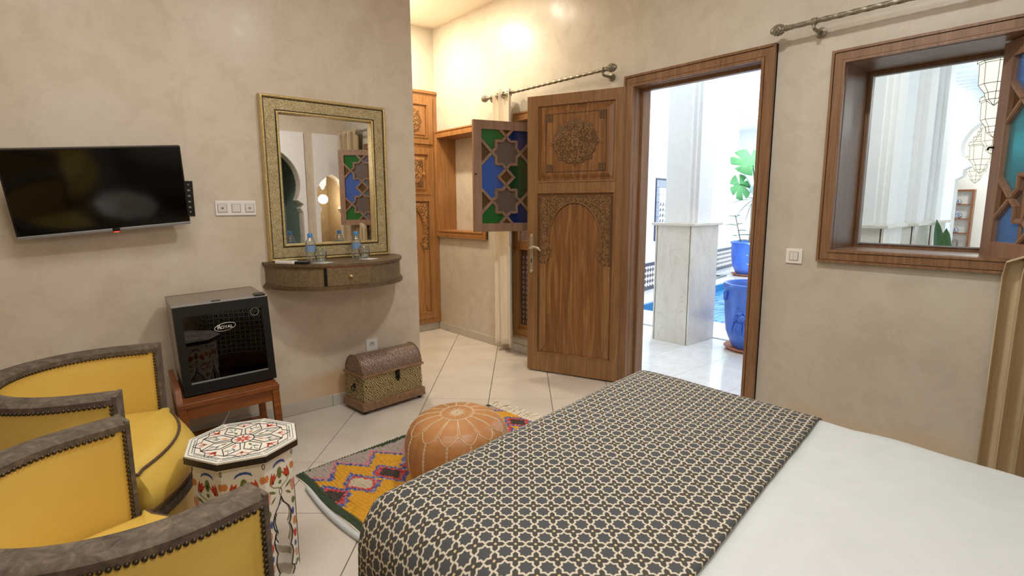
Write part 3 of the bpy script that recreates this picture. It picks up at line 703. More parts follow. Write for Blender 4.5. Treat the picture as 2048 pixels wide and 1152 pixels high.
MB().box(0.012, 0.034, -0.004, 0.012, -TH2-0.009, -TH2-0.002, c=0.002).build('standby_light', 'red_led', tv)
br = MB()
def P2(o, m):
    o.matrix_parent_inverse = Matrix.Identity(4); o.matrix_local = tvi
slots = [[(0.600+0.008*math.cos(a)*sx, z+0.005*math.sin(a)) for a in [k*PI/4 for k in range(8)]] for z, sx in ((1.275, 0.6), (1.30, 1), (1.33, 1), (1.36, 1), (1.39, 1), (1.42, 0.6))]
o_ = MB().plate(rect(0.45, 0.620, 1.252, 1.438), slots, YW-0.006, YW-0.001).build('wall_bracket', 'black_iron', tv); P2(o_, 0)
o_ = MB().box(0.15, 0.45, YW-0.008, YW-0.001, 1.30, 1.39).tube([(0.25, YW-0.006, 1.36), (0.32, YW-0.06, 1.37), (0.24, YW-0.125, 1.375)], 0.015, 6).build('bracket_arm', 'black_iron', tv); P2(o_, 0)
# ------------------------------------------------------------------ switches and socket
def gang(name, label, loc, rz, W, H, mods, rock):
    t_ = thing(name, label, 'switch', loc, rz)
    MB().box(-W/2, W/2, -0.009, -0.0005, -H/2, H/2, c=0.003).build('plate', 'wplastic', t_)
    for k in range(mods):
        cx = (k-(mods-1)/2)*0.071 if mods > 1 else 0
        MB().plate(rect(cx-0.024, cx+0.024, -0.024, 0.024), [rect(cx-0.0225, cx+0.0225, -0.0225, 0.0225)], -0.0105, -0.008).build('module_frame', 'grey', t_)
        if rock == 2:
            for sx in (-1, 1): MB().box(cx+sx*0.0112-0.0106, cx+sx*0.0112+0.0106, -0.0125, -0.008, -0.022, 0.022, c=0.002).build('rocker', 'wplastic2', t_)
        else:
            b = MB().box(cx-0.022, cx+0.022, -0.0125, -0.008, -0.022, 0.022, c=0.002).build('rocker', 'wplastic2', t_)
            if k != 1: MB().box(cx-0.006, cx+0.006, -0.0132, -0.0118, -0.006, 0.006).build('indicator', 'grey', b)
    return t_
gang('light_switch', 'wide white triple switch plate on the wall between television and mirror', (0.826, YW, 1.293), 0, 0.212, 0.082, 3, 1)
gang('light_switch', 'square white double switch on the wall beside the open doorway', (XW, 1.251, 1.022), R90, 0.086, 0.080, 1, 2)
so = thing('wall_socket', 'square white wall socket low on the wall behind the chest', 'socket', (1.613, YW, 0.362), 0)
MB().plate(rect(-0.041, 0.041, -0.043, 0.043), [arc(0, 0, 0.020, 0, 2*PI*23/24, 23)], -0.010, -0.0005).build('plate', 'wplastic', so)
MB().prism(arc(0, 0, 0.0205, 0, 2*PI*23/24, 23), -0.003, -0.001).build('recess', 'wplastic2', so)
for xx in (-0.0085, 0.0085): MB().prism(arc(xx, 0, 0.0028, 0, 2*PI*7/8, 7), -0.0036, -0.002).build('pin_hole', 'black', so)
MB().lathe([(0.0025, -0.012), (0.0025, 0.0)], 8, (0, 0, 0), Matrix.Translation((0, 0, 0.011)) @ Matrix.Rotation(-PI/2, 4, 'X')).build('earth_pin', 'silver', so)
# ------------------------------------------------------------------ mirror
mi = thing('wall_mirror', 'rectangular mirror in a pierced brass frame standing on the half-round shelf', 'mirror', (0.98, YW-0.002, 0.979), 0)
MW, MH = 0.775, 0.955
def trap(a, b, W, H, side):
    if side == 'top': return [(a, H-a), (W-a, H-a), (W-b, H-b), (b, H-b)]
    if side == 'bottom': return [(a, a), (b, b), (W-b, b), (W-a, a)]
    if side == 'left': return [(a, a), (a, H-a), (b, H-b), (b, b)]
    return [(W-a, a), (W-b, b), (W-b, H-b), (W-a, H-a)]
for sd in ('top', 'bottom', 'left', 'right'):
    MB().prism(trap(0.018, 0.082, MW, MH, sd), -0.040, -0.012).build('frame_band', 'brass_band', mi)
MB().plate(rect(0, MW, 0, MH), [rect(0.016, MW-0.016, 0.016, MH-0.016)], -0.046, 0).build('outer_frame', 'brass', mi)
MB().plate(rect(0.0165, MW-0.0165, 0.0165, MH-0.0165), [rect(0.0205, MW-0.0205, 0.0205, MH-0.0205)], -0.0425, -0.02).build('dark_line', 'black_iron', mi)
MB().plate(rect(0.080, MW-0.080, 0.080, MH-0.080), [rect(0.0835, MW-0.0835, 0.0835, MH-0.0835)], -0.0425, -0.02).build('dark_line', 'black_iron', mi)
def rope(a, W, H, y, r, nm):
    pts = []; step = 0.0065
    cs = [(a, a), (W-a, a), (W-a, H-a), (a, H-a)]
    mb = MB()
    for i in range(4):
        p, q = Vector(cs[i]), Vector(cs[(i+1) % 4]); n = int((q-p).length/step)
        mb.tube([(p.x+(q.x-p.x)*k/n, y, p.y+(q.y-p.y)*k/n) for k in range(n+1)], [r*(1.0 if k % 2 else 0.80) for k in range(n+1)], 6)
    return tag(mb.build(nm, 'brass', mi, 60), None, None, None, 'stuff')
rope(0.008, MW, MH, -0.046, 0.0085, 'outer_rope_bead'); rope(0.0915, MW, MH, -0.040, 0.0085, 'inner_rope_bead')
MB().plate(rect(0.083, MW-0.083, 0.083, MH-0.083), [rect(0.099, MW-0.099, 0.099, MH-0.099)], -0.036, -0.008).build('inner_frame', 'brass', mi)
box('mirror_glass', 'mirror', mi, 0.09, MW-0.09, -0.012, -0.008, 0.09, MH-0.09)
# ------------------------------------------------------------------ half-round shelf
sh = thing('wall_shelf', 'half-round wall shelf covered in pierced bronze under the mirror', 'shelf', (1.375, YW-0.001, 0), 0)
def half(r, a0=PI, a1=2*PI, n=40): return [(r*math.cos(a0+(a1-a0)*k/n), r*math.sin(a0+(a1-a0)*k/n)) for k in range(n+1)]
MB().prism(half(0.432), 0.963, 0.977, 'z').build('shelf_top', 'shelf_top', sh, 40)
MB().prism(half(0.418), 0.846, 0.963, 'z').build('shelf_body', 'shelf_band', sh, 40)
MB().prism(half(0.434), 0.826, 0.840, 'z').prism(half(0.426), 0.840, 0.850, 'z').build('base_moulding', 'shelf_top', sh, 40)
MB().prism(half(0.425), 0.955, 0.963, 'z').build('top_moulding', 'shelf_top', sh, 40)
def da(dx, r): return -math.acos(dx/r)
dr = MB(); aa, ab = da(-0.195, 0.43), da(0.05, 0.43); op_ = [(0.428*math.cos(aa+(ab-aa)*k/12), 0.428*math.sin(aa+(ab-aa)*k/12)) for k in range(13)]
ip_ = [(0.40*math.cos(aa+(ab-aa)*k/12), 0.40*math.sin(aa+(ab-aa)*k/12)) for k in range(13)][::-1]
d_ = dr.prism(op_+ip_, 0.852, 0.958, 'z').build('drawer', 'shelf_band', sh, 40)
ga, gb = da(-0.212, 0.43), da(-0.195, 0.43)
MB().prism([(0.4215*math.cos(ga), 0.4215*math.sin(ga)), (0.4215*math.cos(gb), 0.4215*math.sin(gb)), (0.38*math.cos(gb), 0.38*math.sin(gb)), (0.38*math.cos(ga), 0.38*math.sin(ga))], 0.851, 0.956, 'z').build('drawer_gap_shade', 'black_iron', sh)  # solid black strip drawing the shade inside the gap beside the drawer
MB().tube([(x*1.002, y*1.002, 0.9585) for x, y in op_], 0.0022, 4).build('red_edge', plain('dull_red_edge', '#8a3a2a', 0.6), d_)
MB().ball((-0.072*1.02, -0.424*1.015, 0.905), 0.011, 10, 6).build('knob', 'brass', d_, 60)
SZ = 0.977
# ------------------------------------------------------------------ things on the shelf
def bottle(loc, label):
    b = thing('water_bottle', label, 'bottle', loc, 0, 'water bottles on the half-round shelf')
    pr = [(0.0, 0.002), (0.024, 0.0), (0.029, 0.006), (0.029, 0.02), (0.027, 0.026), (0.029, 0.032), (0.029, 0.045), (0.027, 0.05), (0.029, 0.055), (0.029, 0.105), (0.027, 0.118), (0.019, 0.134), (0.0125, 0.145), (0.0125, 0.155)]
    MB().lathe(pr, 20, caps=False).build('bottle_body', 'bottle', b, 60)
    MB().lathe([(0.0295, 0.062), (0.0295, 0.098)], 20, caps=False).build('bottle_label', 'label', b, 60)
    MB().lathe([(0.0148, 0.148), (0.0152, 0.165), (0.013, 0.168)], 16).build('bottle_cap', 'bluecap', b, 40)
    MB().lathe([(0.0165, 0.1435), (0.0165, 0.146)], 16).build('neck_ring', 'label', b, 40)
def glass(loc, label):
    g_ = thing('drinking_glass', label, 'glass', loc, 0, 'round glasses on paper napkins')
    o = [(0.0, 0.001), (0.018, 0.0), (0.021, 0.003), (0.026, 0.012), (0.034, 0.03), (0.036, 0.045), (0.033, 0.062), (0.027, 0.076)]
    i = [(0.0255, 0.076), (0.0315, 0.062), (0.0345, 0.045), (0.0325, 0.03), (0.024, 0.014), (0.0, 0.010)]
    MB().lathe(o+i, 24, caps=False).build('bowl', 'drinkglass', g_, 60)
    MB().tube([(0.0262*math.cos(k*PI/12), 0.0262*math.sin(k*PI/12), 0.0762) for k in range(24)], 0.0012, 5, True).build('rim', 'drinkglass', g_, 60)
def napkin(loc, rz, label):
    n_ = MB().box(-0.044, 0.044, -0.044, 0.044, 0, 0.0012)
    for k in range(8): n_.lathe([(0.0, 0.0012), (0.009, 0.0012), (0.009, 0.0016), (0.0, 0.0016)], 6, (0.026*math.cos(k*PI/4), 0.026*math.sin(k*PI/4), 0), caps=False)
    o = n_.build('paper_napkin', 'sheet'); o.location = loc; o.rotation_euler = (0, 0, rz)
    tag(o, label, 'napkin', 'paper napkins under the glasses')
bottle((1.168, 3.19, SZ), 'left of the two small water bottles with blue caps under the mirror')
bottle((1.472, 3.235, SZ), 'right of the two small water bottles with blue caps under the mirror')
napkin((1.205, 3.105, SZ), 0.5, 'white paper napkin under the left round glass'); glass((1.200, 3.125, SZ+0.0016), 'round clear glass beside the left water bottle')
napkin((1.505, 3.135, SZ), 0.5, 'white paper napkin under the right round glass'); glass((1.492, 3.165, SZ+0.0016), 'round clear glass beside the right water bottle')
r_ = thing('remote_control', 'white remote control lying at the left end of the shelf', 'remote control', (1.022, 3.18, SZ), 2.15)
MB().box(-0.062, 0.062, -0.024, 0.024, 0, 0.020, c=0.006).build('case', 'wplastic', r_); MB().box(0.01, 0.05, -0.017, 0.017, 0.0195, 0.0208).build('display', 'grey', r_)
for k in range(3): MB().box(-0.045+k*0.016, -0.036+k*0.016, -0.012, 0.012, 0.0195, 0.0215, c=0.001).build('button', 'grey', r_)
r_ = thing('remote_control', 'small black remote control beside the white one on the shelf', 'remote control', (1.076, 3.12, SZ), 2.3)
MB().box(-0.055, 0.055, -0.021, 0.021, 0, 0.016, c=0.006).build('case', 'black', r_)
for k in range(4):
    for j in (-1, 0, 1): MB().box(-0.04+k*0.018, -0.03+k*0.018, j*0.012-0.004, j*0.012+0.004, 0.0155, 0.0175).build('button', 'grey', r_)
# ------------------------------------------------------------------ mini fridge and its stand
fr = thing('mini_fridge', 'small black glass-door fridge standing on the low wooden stand', 'fridge', (0.627, 2.882, 0.401), math.radians(-4.5))
fr.rotation_euler = (0, -0.042, math.radians(-4.5))
FW, FH = 0.208, 0.446
ME = fr
MB().plate(rect(-FW, FW, 0.012, FH), [rect(-FW+0.035, FW-0.035, 0.05, FH-0.035)], 0.050, 0.40).build('cabinet', 'fridge', fr)
box('back_panel', 'fridge', fr, -FW, FW, 0.38, 0.405, 0.012, FH)
dr = MB().plate(rect(-FW, FW, 0.010, FH-0.004), [rect(-FW+0.036, FW-0.034, 0.062, FH-0.052)], 0, 0.046).build('door_frame', 'black', fr)
MB().box(-FW, FW, 0.001, 0.046, FH-0.0035, FH+0.001, c=0.001).build('door_top_trim', 'silver', dr)
box('door_glass', 'fridge_glass', dr, -FW+0.034, FW-0.032, 0.010, 0.014, 0.060, FH-0.050)
box('door_sill', 'silver', dr, -FW+0.036, FW-0.034, 0.006, 0.010, 0.062, 0.068)
for zz in (0.15, 0.29):
    s_h = MB()
    for k in range(9): s_h.tube([(-FW+0.036, 0.07+k*0.035, zz), (FW-0.036, 0.07+k*0.035, zz)], 0.002, 4)
    s_h.box(-FW+0.036, FW-0.036, 0.066, 0.072, zz-0.008, zz+0.006); tag(s_h.build('wire_shelf', 'grey', fr), None, None, None, 'stuff')
MB().box(FW-0.055, FW-0.008, 0.004, 0.07, FH, FH+0.012, c=0.003).build('hinge', 'black', fr); MB().box(-0.04, 0.0, 0.02, 0.05, FH, FH+0.004, c=0.001).build('top_catch', 'black', fr)
for sx in (-1, 1):
    for yy in (0.09, 0.36): MB().lathe([(0.014, 0), (0.012, 0.012)], 10, (sx*(FW-0.03), yy, 0)).build('foot', 'black', fr)
def text(body, size, mat, parent, loc, extr=0.0006, name='lettering', rot=(PI/2, 0, 0), shear=0.0):
    cu = bpy.data.curves.new(name, 'FONT'); cu.body = body; cu.size = size; cu.extrude = extr; cu.align_x = 'CENTER'; cu.align_y = 'CENTER'; cu.shear = shear
    o = bpy.data.objects.new(name, cu); COL.objects.link(o); dg = bpy.context.evaluated_depsgraph_get()
    me = bpy.data.meshes.new_from_object(o.evaluated_get(dg)); bpy.data.objects.remove(o)
    me.name = name; m_ = bpy.data.objects.new(name, me); COL.objects.link(m_); me.materials.clear(); me.materials.append(M[mat]); m_.parent = parent; m_.location = loc; m_.rotation_euler = rot
    return m_
text('R', 0.030, 'wplastic', dr, (-0.0235, 0.0095, 0.318)); text('OYAL', 0.021, 'wplastic', dr, (0.010, 0.0095, 0.3165))
MB().tube([(0.003+0.047*math.cos(a), 0.0092, 0.318+0.019*math.sin(a)+0.1*0.047*math.cos(a)) for a in [k*PI/16 for k in range(32)]], [0.0004+0.0010*abs(math.sin(k*PI/32+0.6)) for k in range(32)], 4, True).build('logo_oval', 'wplastic', dr)
sd_ = MB()
for k in range(12): sd_.prism([(0.142+0.019*math.cos(k*PI/6)+0.002*math.cos(a), 0.372+0.019*math.sin(k*PI/6)+0.002*math.sin(a)) for a in [j*PI/2.5 for j in range(5)]], 0.0088, 0.0098)
sd_.build('sticker_ring', 'wplastic', dr)
st = thing('fridge_stand', 'low reddish wooden stand carrying the black fridge', 'stand', (0.613, 2.795, 0.0105), math.radians(-4.5))
st.rotation_euler = (0, -0.042, math.radians(-4.5))
SW = 0.222
MB().box(-SW, SW, 0, 0.455, 0.368, 0.391, c=0.003).build('stand_top', 'stand', st)
for sx in (-1, 1):
    for yy in (0.006, 0.42): MB().box(sx*(SW-0.018)-0.017, sx*(SW-0.018)+0.017, yy, yy+0.034, -0.0005 if sx < 0 else -0.0185, 0.368, c=0.003).build('leg', 'stand', st)
    MB().box(sx*(SW-0.018)-0.012, sx*(SW-0.018)+0.012, 0.04, 0.42, 0.30, 0.368, c=0.002).build('side_apron', 'stand', st)
MB().box(-SW+0.035, SW-0.035, 0.012, 0.032, 0.308, 0.368, c=0.002).build('front_apron', 'stand', st)
MB().box(-SW+0.035, SW-0.035, 0.43, 0.45, 0.308, 0.368, c=0.002).build('back_apron', 'stand', st)
MB().box(-SW+0.005, SW-0.005, 0.02, 0.44, 0.07, 0.09, c=0.002).build('lower_shelf', 'stand', st)
MB().prism([(0.015, 0.391), (0.44, 0.391), (0.44, 0.455), (0.05, 0.455)], -SW, -SW+0.024, 'x').build('side_cheek', 'stand', st)
MB().tube([(0.02, 0.40, 0.03), (0.03, 0.41, -0.06), (0.03, 0.28, -0.08), (0.02, 0.20, -0.13), (-0.05, 0.12, -0.21), (-0.15, 0.10, -0.27), (-0.19, 0.16, -0.285)], 0.004, 6).build('power_cord', 'wplastic', fr, 60)
# ------------------------------------------------------------------ treasure chest
ch = thing('treasure_chest', 'embossed metal chest with a domed lid on the floor by the wall corner', 'chest', (1.616, 3.205, 0), math.radians(5.5))
hw, hd_ = 0.24, 0.124
MB().box(-hw, hw, -hd_, hd_, 0.024, 0.036, c=0.002).box(-hw, hw, -hd_, hd_, 0.03, 0.078, c=0.006).build('plinth', 'chest_trim', ch)
bw, bd_ = 0.222, 0.108
MB().box(-bw, bw, -bd_, bd_, 0.07, 0.240, c=0.003).build('chest_body', 'chest', ch)
MB().box(-bw-0.014, bw+0.014, -bd_-0.014, bd_+0.014, 0.238, 0.254, c=0.006).build('rim_moulding', 'chest_trim', ch)
lidp = [(-bd_*math.cos(k*PI/16), 0.250+0.118*math.sin(k*PI/16)) for k in range(17)]
MB().prism(lidp, -bw, bw, 'x').build('lid', 'chest_lid', ch, 40)
for xx in (-bw, bw):
    MB().tube([(xx, y*1.0, z) for y, z in lidp], 0.005, 5).build('lid_edge', 'chest_trim', ch)
MB().prism([(0.012, 0.246), (0.036, 0.246), (0.034, 0.228), (0.036, 0.212), (0.031, 0.20), (0.036, 0.188), (0.024, 0.168), (0.012, 0.188), (0.017, 0.20), (0.012, 0.212), (0.014, 0.228)], -bd_-0.018, -bd_+0.001).build('clasp', 'black_iron', ch)
MB().tube([(0.024+0.009*math.cos(a), -bd_-0.020, 0.205+0.011*math.sin(a)) for a in [k*PI/5 for k in range(10)]], 0.003, 5, True).build('clasp_ring', 'black_iron', ch)
MB().lathe([(0.0, 0.0), (0.014, 0.002), (0.010, 0.012), (0.0, 0.014)], 10, (0, 0, 0), Matrix.Translation((-bw, 0, 0.170)) @ Matrix.Rotation(-PI/2, 4, 'Y')).tube([(-bw-0.014, 0.018*math.cos(a), 0.153+0.018*math.sin(a)) for a in [k*PI/6 for k in range(12)]], 0.0035, 5, True).build('ring_handle', 'black_iron', ch)
for sx in (-1, 1):
    for sy in (-1, 1): MB().ball((sx*(hw-0.03), sy*(hd_-0.03), 0.0145), 0.0165, 10, 6, 0.87).build('foot', 'black_iron', ch, 60)
# ------------------------------------------------------------------ armchairs
def sweep(path, prof, closed_prof=True):
    """path: (x, y, nx, ny); prof: (offset, z)"""
    vs = []; fs = []; m = len(prof)
    for x, y, nx, ny in path: vs += [(x+nx*o, y+ny*o, z) for o, z in prof]
    for i in range(len(path)-1):
        for k in range(m): fs.append((i*m+k, i*m+(k+1) % m, (i+1)*m+(k+1) % m, (i+1)*m+k))
    fs += [tuple(range(m))[::-1], tuple((len(path)-1)*m+k for k in range(m))]
    return MB().add(vs, fs)
def cushion(outline, rings, mb=None):
    n = len(outline); cx = sum(p[0] for p in outline)/n; cy = sum(p[1] for p in outline)/n; vs = []; fs = []
    for rg_ in rings:
        s_, z = rg_[0], rg_[1]; pl = rg_[2] if len(rg_) > 2 else 0.0
        vs += [(cx+(x-cx)*s_-pl*max(0, min(1, (x-0.02)/0.06)), cy+(y-cy)*s_, z) for x, y in outline]
    for r in range(len(rings)-1):
        for k in range(n): fs.append((r*n+k, r*n+(k+1) % n, (r+1)*n+(k+1) % n, (r+1)*n+k))
    fs += [tuple(range(n))[::-1], tuple((len(rings)-1)*n+k for k in range(n))]
    return (mb or MB()).add(vs, fs)
def armchair(loc, rz, label):
    c = thing('armchair', label, 'armchair', loc, rz, 'yellow leather tub armchairs')
    RC, HT = 0.322, 0.742; path = []
    for k in range(5): path.append((0.0-0.1*k/4, -RC, 0, -1))
    for k in range(1, 32): a = -PI/2-PI*k/32; path.append((-0.1+RC*math.cos(a), RC*math.sin(a), math.cos(a), math.sin(a)))
    for k in range(5): path.append((-0.1+0.1*k/4, RC, 0, 1))
    t2 = 0.033
    sweep(path, [(-t2, 0.13), (t2, 0.13), (t2, 0.738), (-t2, 0.738)]).build('upholstered_shell', 'yellow', c, 40)
    sweep(path, [(-t2-0.004, 0.722), (t2+0.004, 0.722), (t2+0.005, 0.738), (t2-0.004, 0.747), (0, 0.750), (-t2+0.004, 0.747), (-t2-0.005, 0.738)]).build('top_rail', 'strip', c, 40)
    for sy in (-1, 1):
        MB().box(-0.007, 0.006, sy*RC-t2-0.0045, sy*RC+t2+0.0045, 0.13, 0.7475, c=0.003).build('arm_post', 'strip', c)
    nl = MB(); sp = 0.0122
    def nails(pts, out):
        acc = 0.0
        for i in range(len(pts)-1):
            a, b = Vector(pts[i]), Vector(pts[i+1]); L = (b-a).length; t_ = acc
            while t_ < L:
                nl.ball(a+(b-a)*(t_/L), 0.0054, 6, 4); t_ += sp
            acc = t_-L
    for sg in (-1, 1):
        nails([(x+nx*sg*(t2+0.004), y+ny*sg*(t2+0.003), 0.720) for x, y, nx, ny in path[1:-1]], sg)
        for sy in (-1, 1): nails([(-0.010, sy*(RC+sg*(t2+0.003)), 0.720), (-0.010, sy*(RC+sg*(t2+0.003)), 0.14)], sg)
    tag(nl.build('nailheads', 'nail', c, 60), None, None, None, 'stuff')
    ol = [(-0.1+0.286*math.cos(PI/2+PI*k/18), 0.286*math.sin(PI/2+PI*k/18)) for k in range(19)]
    fy = 0.310
    ol += [(0.008, -0.286), (0.022, -fy)]+[(0.055+0.085*math.cos(PI/2*y/fy)**0.8 if abs(y) < fy else 0.055, y) for y in [-fy+2*fy*k/16 for k in range(17)]]+[(0.022, fy), (0.008, 0.286)]
    cu = cushion(ol, [(0.97, 0.335), (1.0, 0.35), (1.012, 0.385, -0.006), (1.006, 0.42, 0.012), (0.995, 0.45, 0.034), (0.985, 0.468, 0.048), (0.95, 0.482, 0.05), (0.85, 0.492, 0.04), (0.6, 0.499, 0.02), (0.3, 0.502)]).build('seat_cushion', 'yellow', c, 60)
    fr_ = [(x*0.99-0.047*max(0, min(1, (x-0.02)/0.06)), y*0.988, 0.470) for x, y in ol if x > 0.0]
    MB().tube(fr_, 0.0055, 6).build('seat_piping', 'piping', cu, 60)
    MB().tube([(x*1.0, y, 0.345) for x, y in ol if x > 0.0], 0.0045, 6).build('lower_piping', 'piping', cu, 60)
    n_ = len(ol); ap = [(x-0.012 if x > 0 else x*0.97, y*0.985) for x, y in ol]
    cushion(ap, [(1.0, 0.14), (1.0, 0.335)]).build('seat_base', 'yellow', c, 40)
    fr2 = [(x+0.004, y) for x, y in ap if x > 0.0]
    vs = []; fs = []
    for x, y in fr2: vs += [(x, y, 0.292), (x+0.008, y, 0.294), (x+0.008, y, 0.326), (x, y, 0.328)]
    for i in range(len(fr2)-1): fs += [(4*i+k, 4*i+(k+1) % 4, 4*i+4+(k+1) % 4, 4*i+4+k) for k in range(4)]
    MB().add(vs, fs).build('front_strip', 'strip', c)
    for x, y in ((-0.02, -0.29), (-0.02, 0.29), (-0.36, -0.16), (-0.36, 0.16)): MB().lathe([(0.016, 0.0), (0.024, 0.135)], 10, (x, y, 0)).build('leg', 'stand', c)
    return c
armchair((0.204, 2.274, 0), math.radians(-16.8), 'far yellow tub armchair with studded grey rim, beside the fridge')
armchair((0.182, 1.409, 0), math.radians(14.7), 'near yellow tub armchair with studded grey rim, closest to the camera')
# ------------------------------------------------------------------ painted octagonal table
tb = thing('side_table', 'octagonal cream side table painted with flowers, beside the yellow armchairs', 'table', (0.447, 1.972, 0), math.radians(-16))
RO = 0.187
def octo(r, a0=PI/8): return [(r*math.cos(a0+k*PI/4), r*math.sin(a0+k*PI/4)) for k in range(8)]
top = MB().prism(octo(RO-0.003), 0.470, 0.5, 'z').build('table_top', 'cream', tb)
MB().plate(octo(RO), [octo(RO-0.006)], 0.474, 0.494, 'z').build('top_edge', 'p_black', tb)
PT = {k: MB() for k in ('black', 'red', 'orange', 'pink', 'green', 'blue', 'teal')}
def disc(mb, c, ux, uz, rx, rz, rot=0.0, n=10, th=0.0006, shape=None):
    """flat painted shape: c centre, ux/uz plane axes, drawn th above"""
    nn = Vector(ux).cross(Vector(uz)); pts = []
    sh_ = shape or [(math.cos(2*PI*k/n), math.sin(2*PI*k/n)) for k in range(n)]
    for a, b in sh_:
        x, z = a*rx, b*rz; x, z = x*math.cos(rot)-z*math.sin(rot), x*math.sin(rot)+z*math.cos(rot)
        pts.append(Vector(c)+Vector(ux)*x+Vector(uz)*z+nn*th)
    mb.add(pts, [tuple(range(len(pts)))])
LEAF = [(1, 0), (0.5, 0.42), (-0.2, 0.6), (-1, 0), (-0.2, -0.6), (0.5, -0.42)]
TULIP = [(-0.5, -1), (0.5, -1), (0.9, 0), (1, 1), (0.4, 0.4), (0, 1.1), (-0.4, 0.4), (-1, 1), (-0.9, 0)]
EX, EY, EZ = (1, 0, 0), (0, 1, 0), (0, 0, 1)
zt = 0.5
def line(mb, pts, r, up_=0.0): mb.tube([Vector(p) for p in pts], r*1.5, 4)
line(PT['black'], [(0.036*math.cos(a), 0.036*math.sin(a), zt) for a in [k*PI/12 for k in range(25)]], 0.0014)
for k in range(8):
    a = k*PI/4; disc(PT['red'], (0.017*math.cos(a), 0.017*math.sin(a), zt), EX, EY, 0.014, 0.008, a, shape=LEAF)
    b = a+PI/8; u = (math.cos(b), math.sin(b)); v_ = (-u[1], u[0])
    def pt(r, t_): return (u[0]*r+v_[0]*t_, u[1]*r+v_[1]*t_, zt)
    line(PT['black'], [pt(0.037, 0.007), pt(0.085, 0.030), pt(0.135, 0.0)], 0.0013); line(PT['black'], [pt(0.037, -0.007), pt(0.085, -0.030), pt(0.135, 0.0)], 0.0013)
    line(PT['black'], [pt(0.135, 0.0), pt(0.128, 0.022), pt(0.142, 0.055)], 0.0011); line(PT['black'], [pt(0.135, 0.0), pt(0.128, -0.022), pt(0.142, -0.055)], 0.0011)
    disc(PT['orange' if k % 2 else 'green'], pt(0.062, 0.0), EX, EY, 0.012, 0.008, b, shape=LEAF)
    disc(PT['teal'], pt(0.088, 0.010), EX, EY, 0.011, 0.005, b+0.6, shape=LEAF); disc(PT['green'], pt(0.096, -0.010), EX, EY, 0.011, 0.005, b-0.6, shape=LEAF)
    line(PT['teal'], [pt(0.075, 0), pt(0.088, 0.004), pt(0.104, -0.002), pt(0.118, 0.004)], 0.0009)
    u = (math.cos(a), math.sin(a)); v_ = (-u[1], u[0])
    cl = 'red' if k % 2 else 'pink'
    for da_ in (-0.9, 0, 0.9): disc(PT[cl], pt(0.122, 0.010*da_), EX, EY, 0.019, 0.007, a+da_, shape=LEAF)
    line(PT['teal'], [pt(0.148+0.004*(j % 2), -0.055+j*0.00786) for j in range(15)], 0.0009); line(PT['black'], [pt(0.143, -0.059), pt(0.143, 0.059)], 0.0009)
    line(PT['teal'], [pt(0.160, -0.064), pt(0.160, 0.064)], 0.0009)
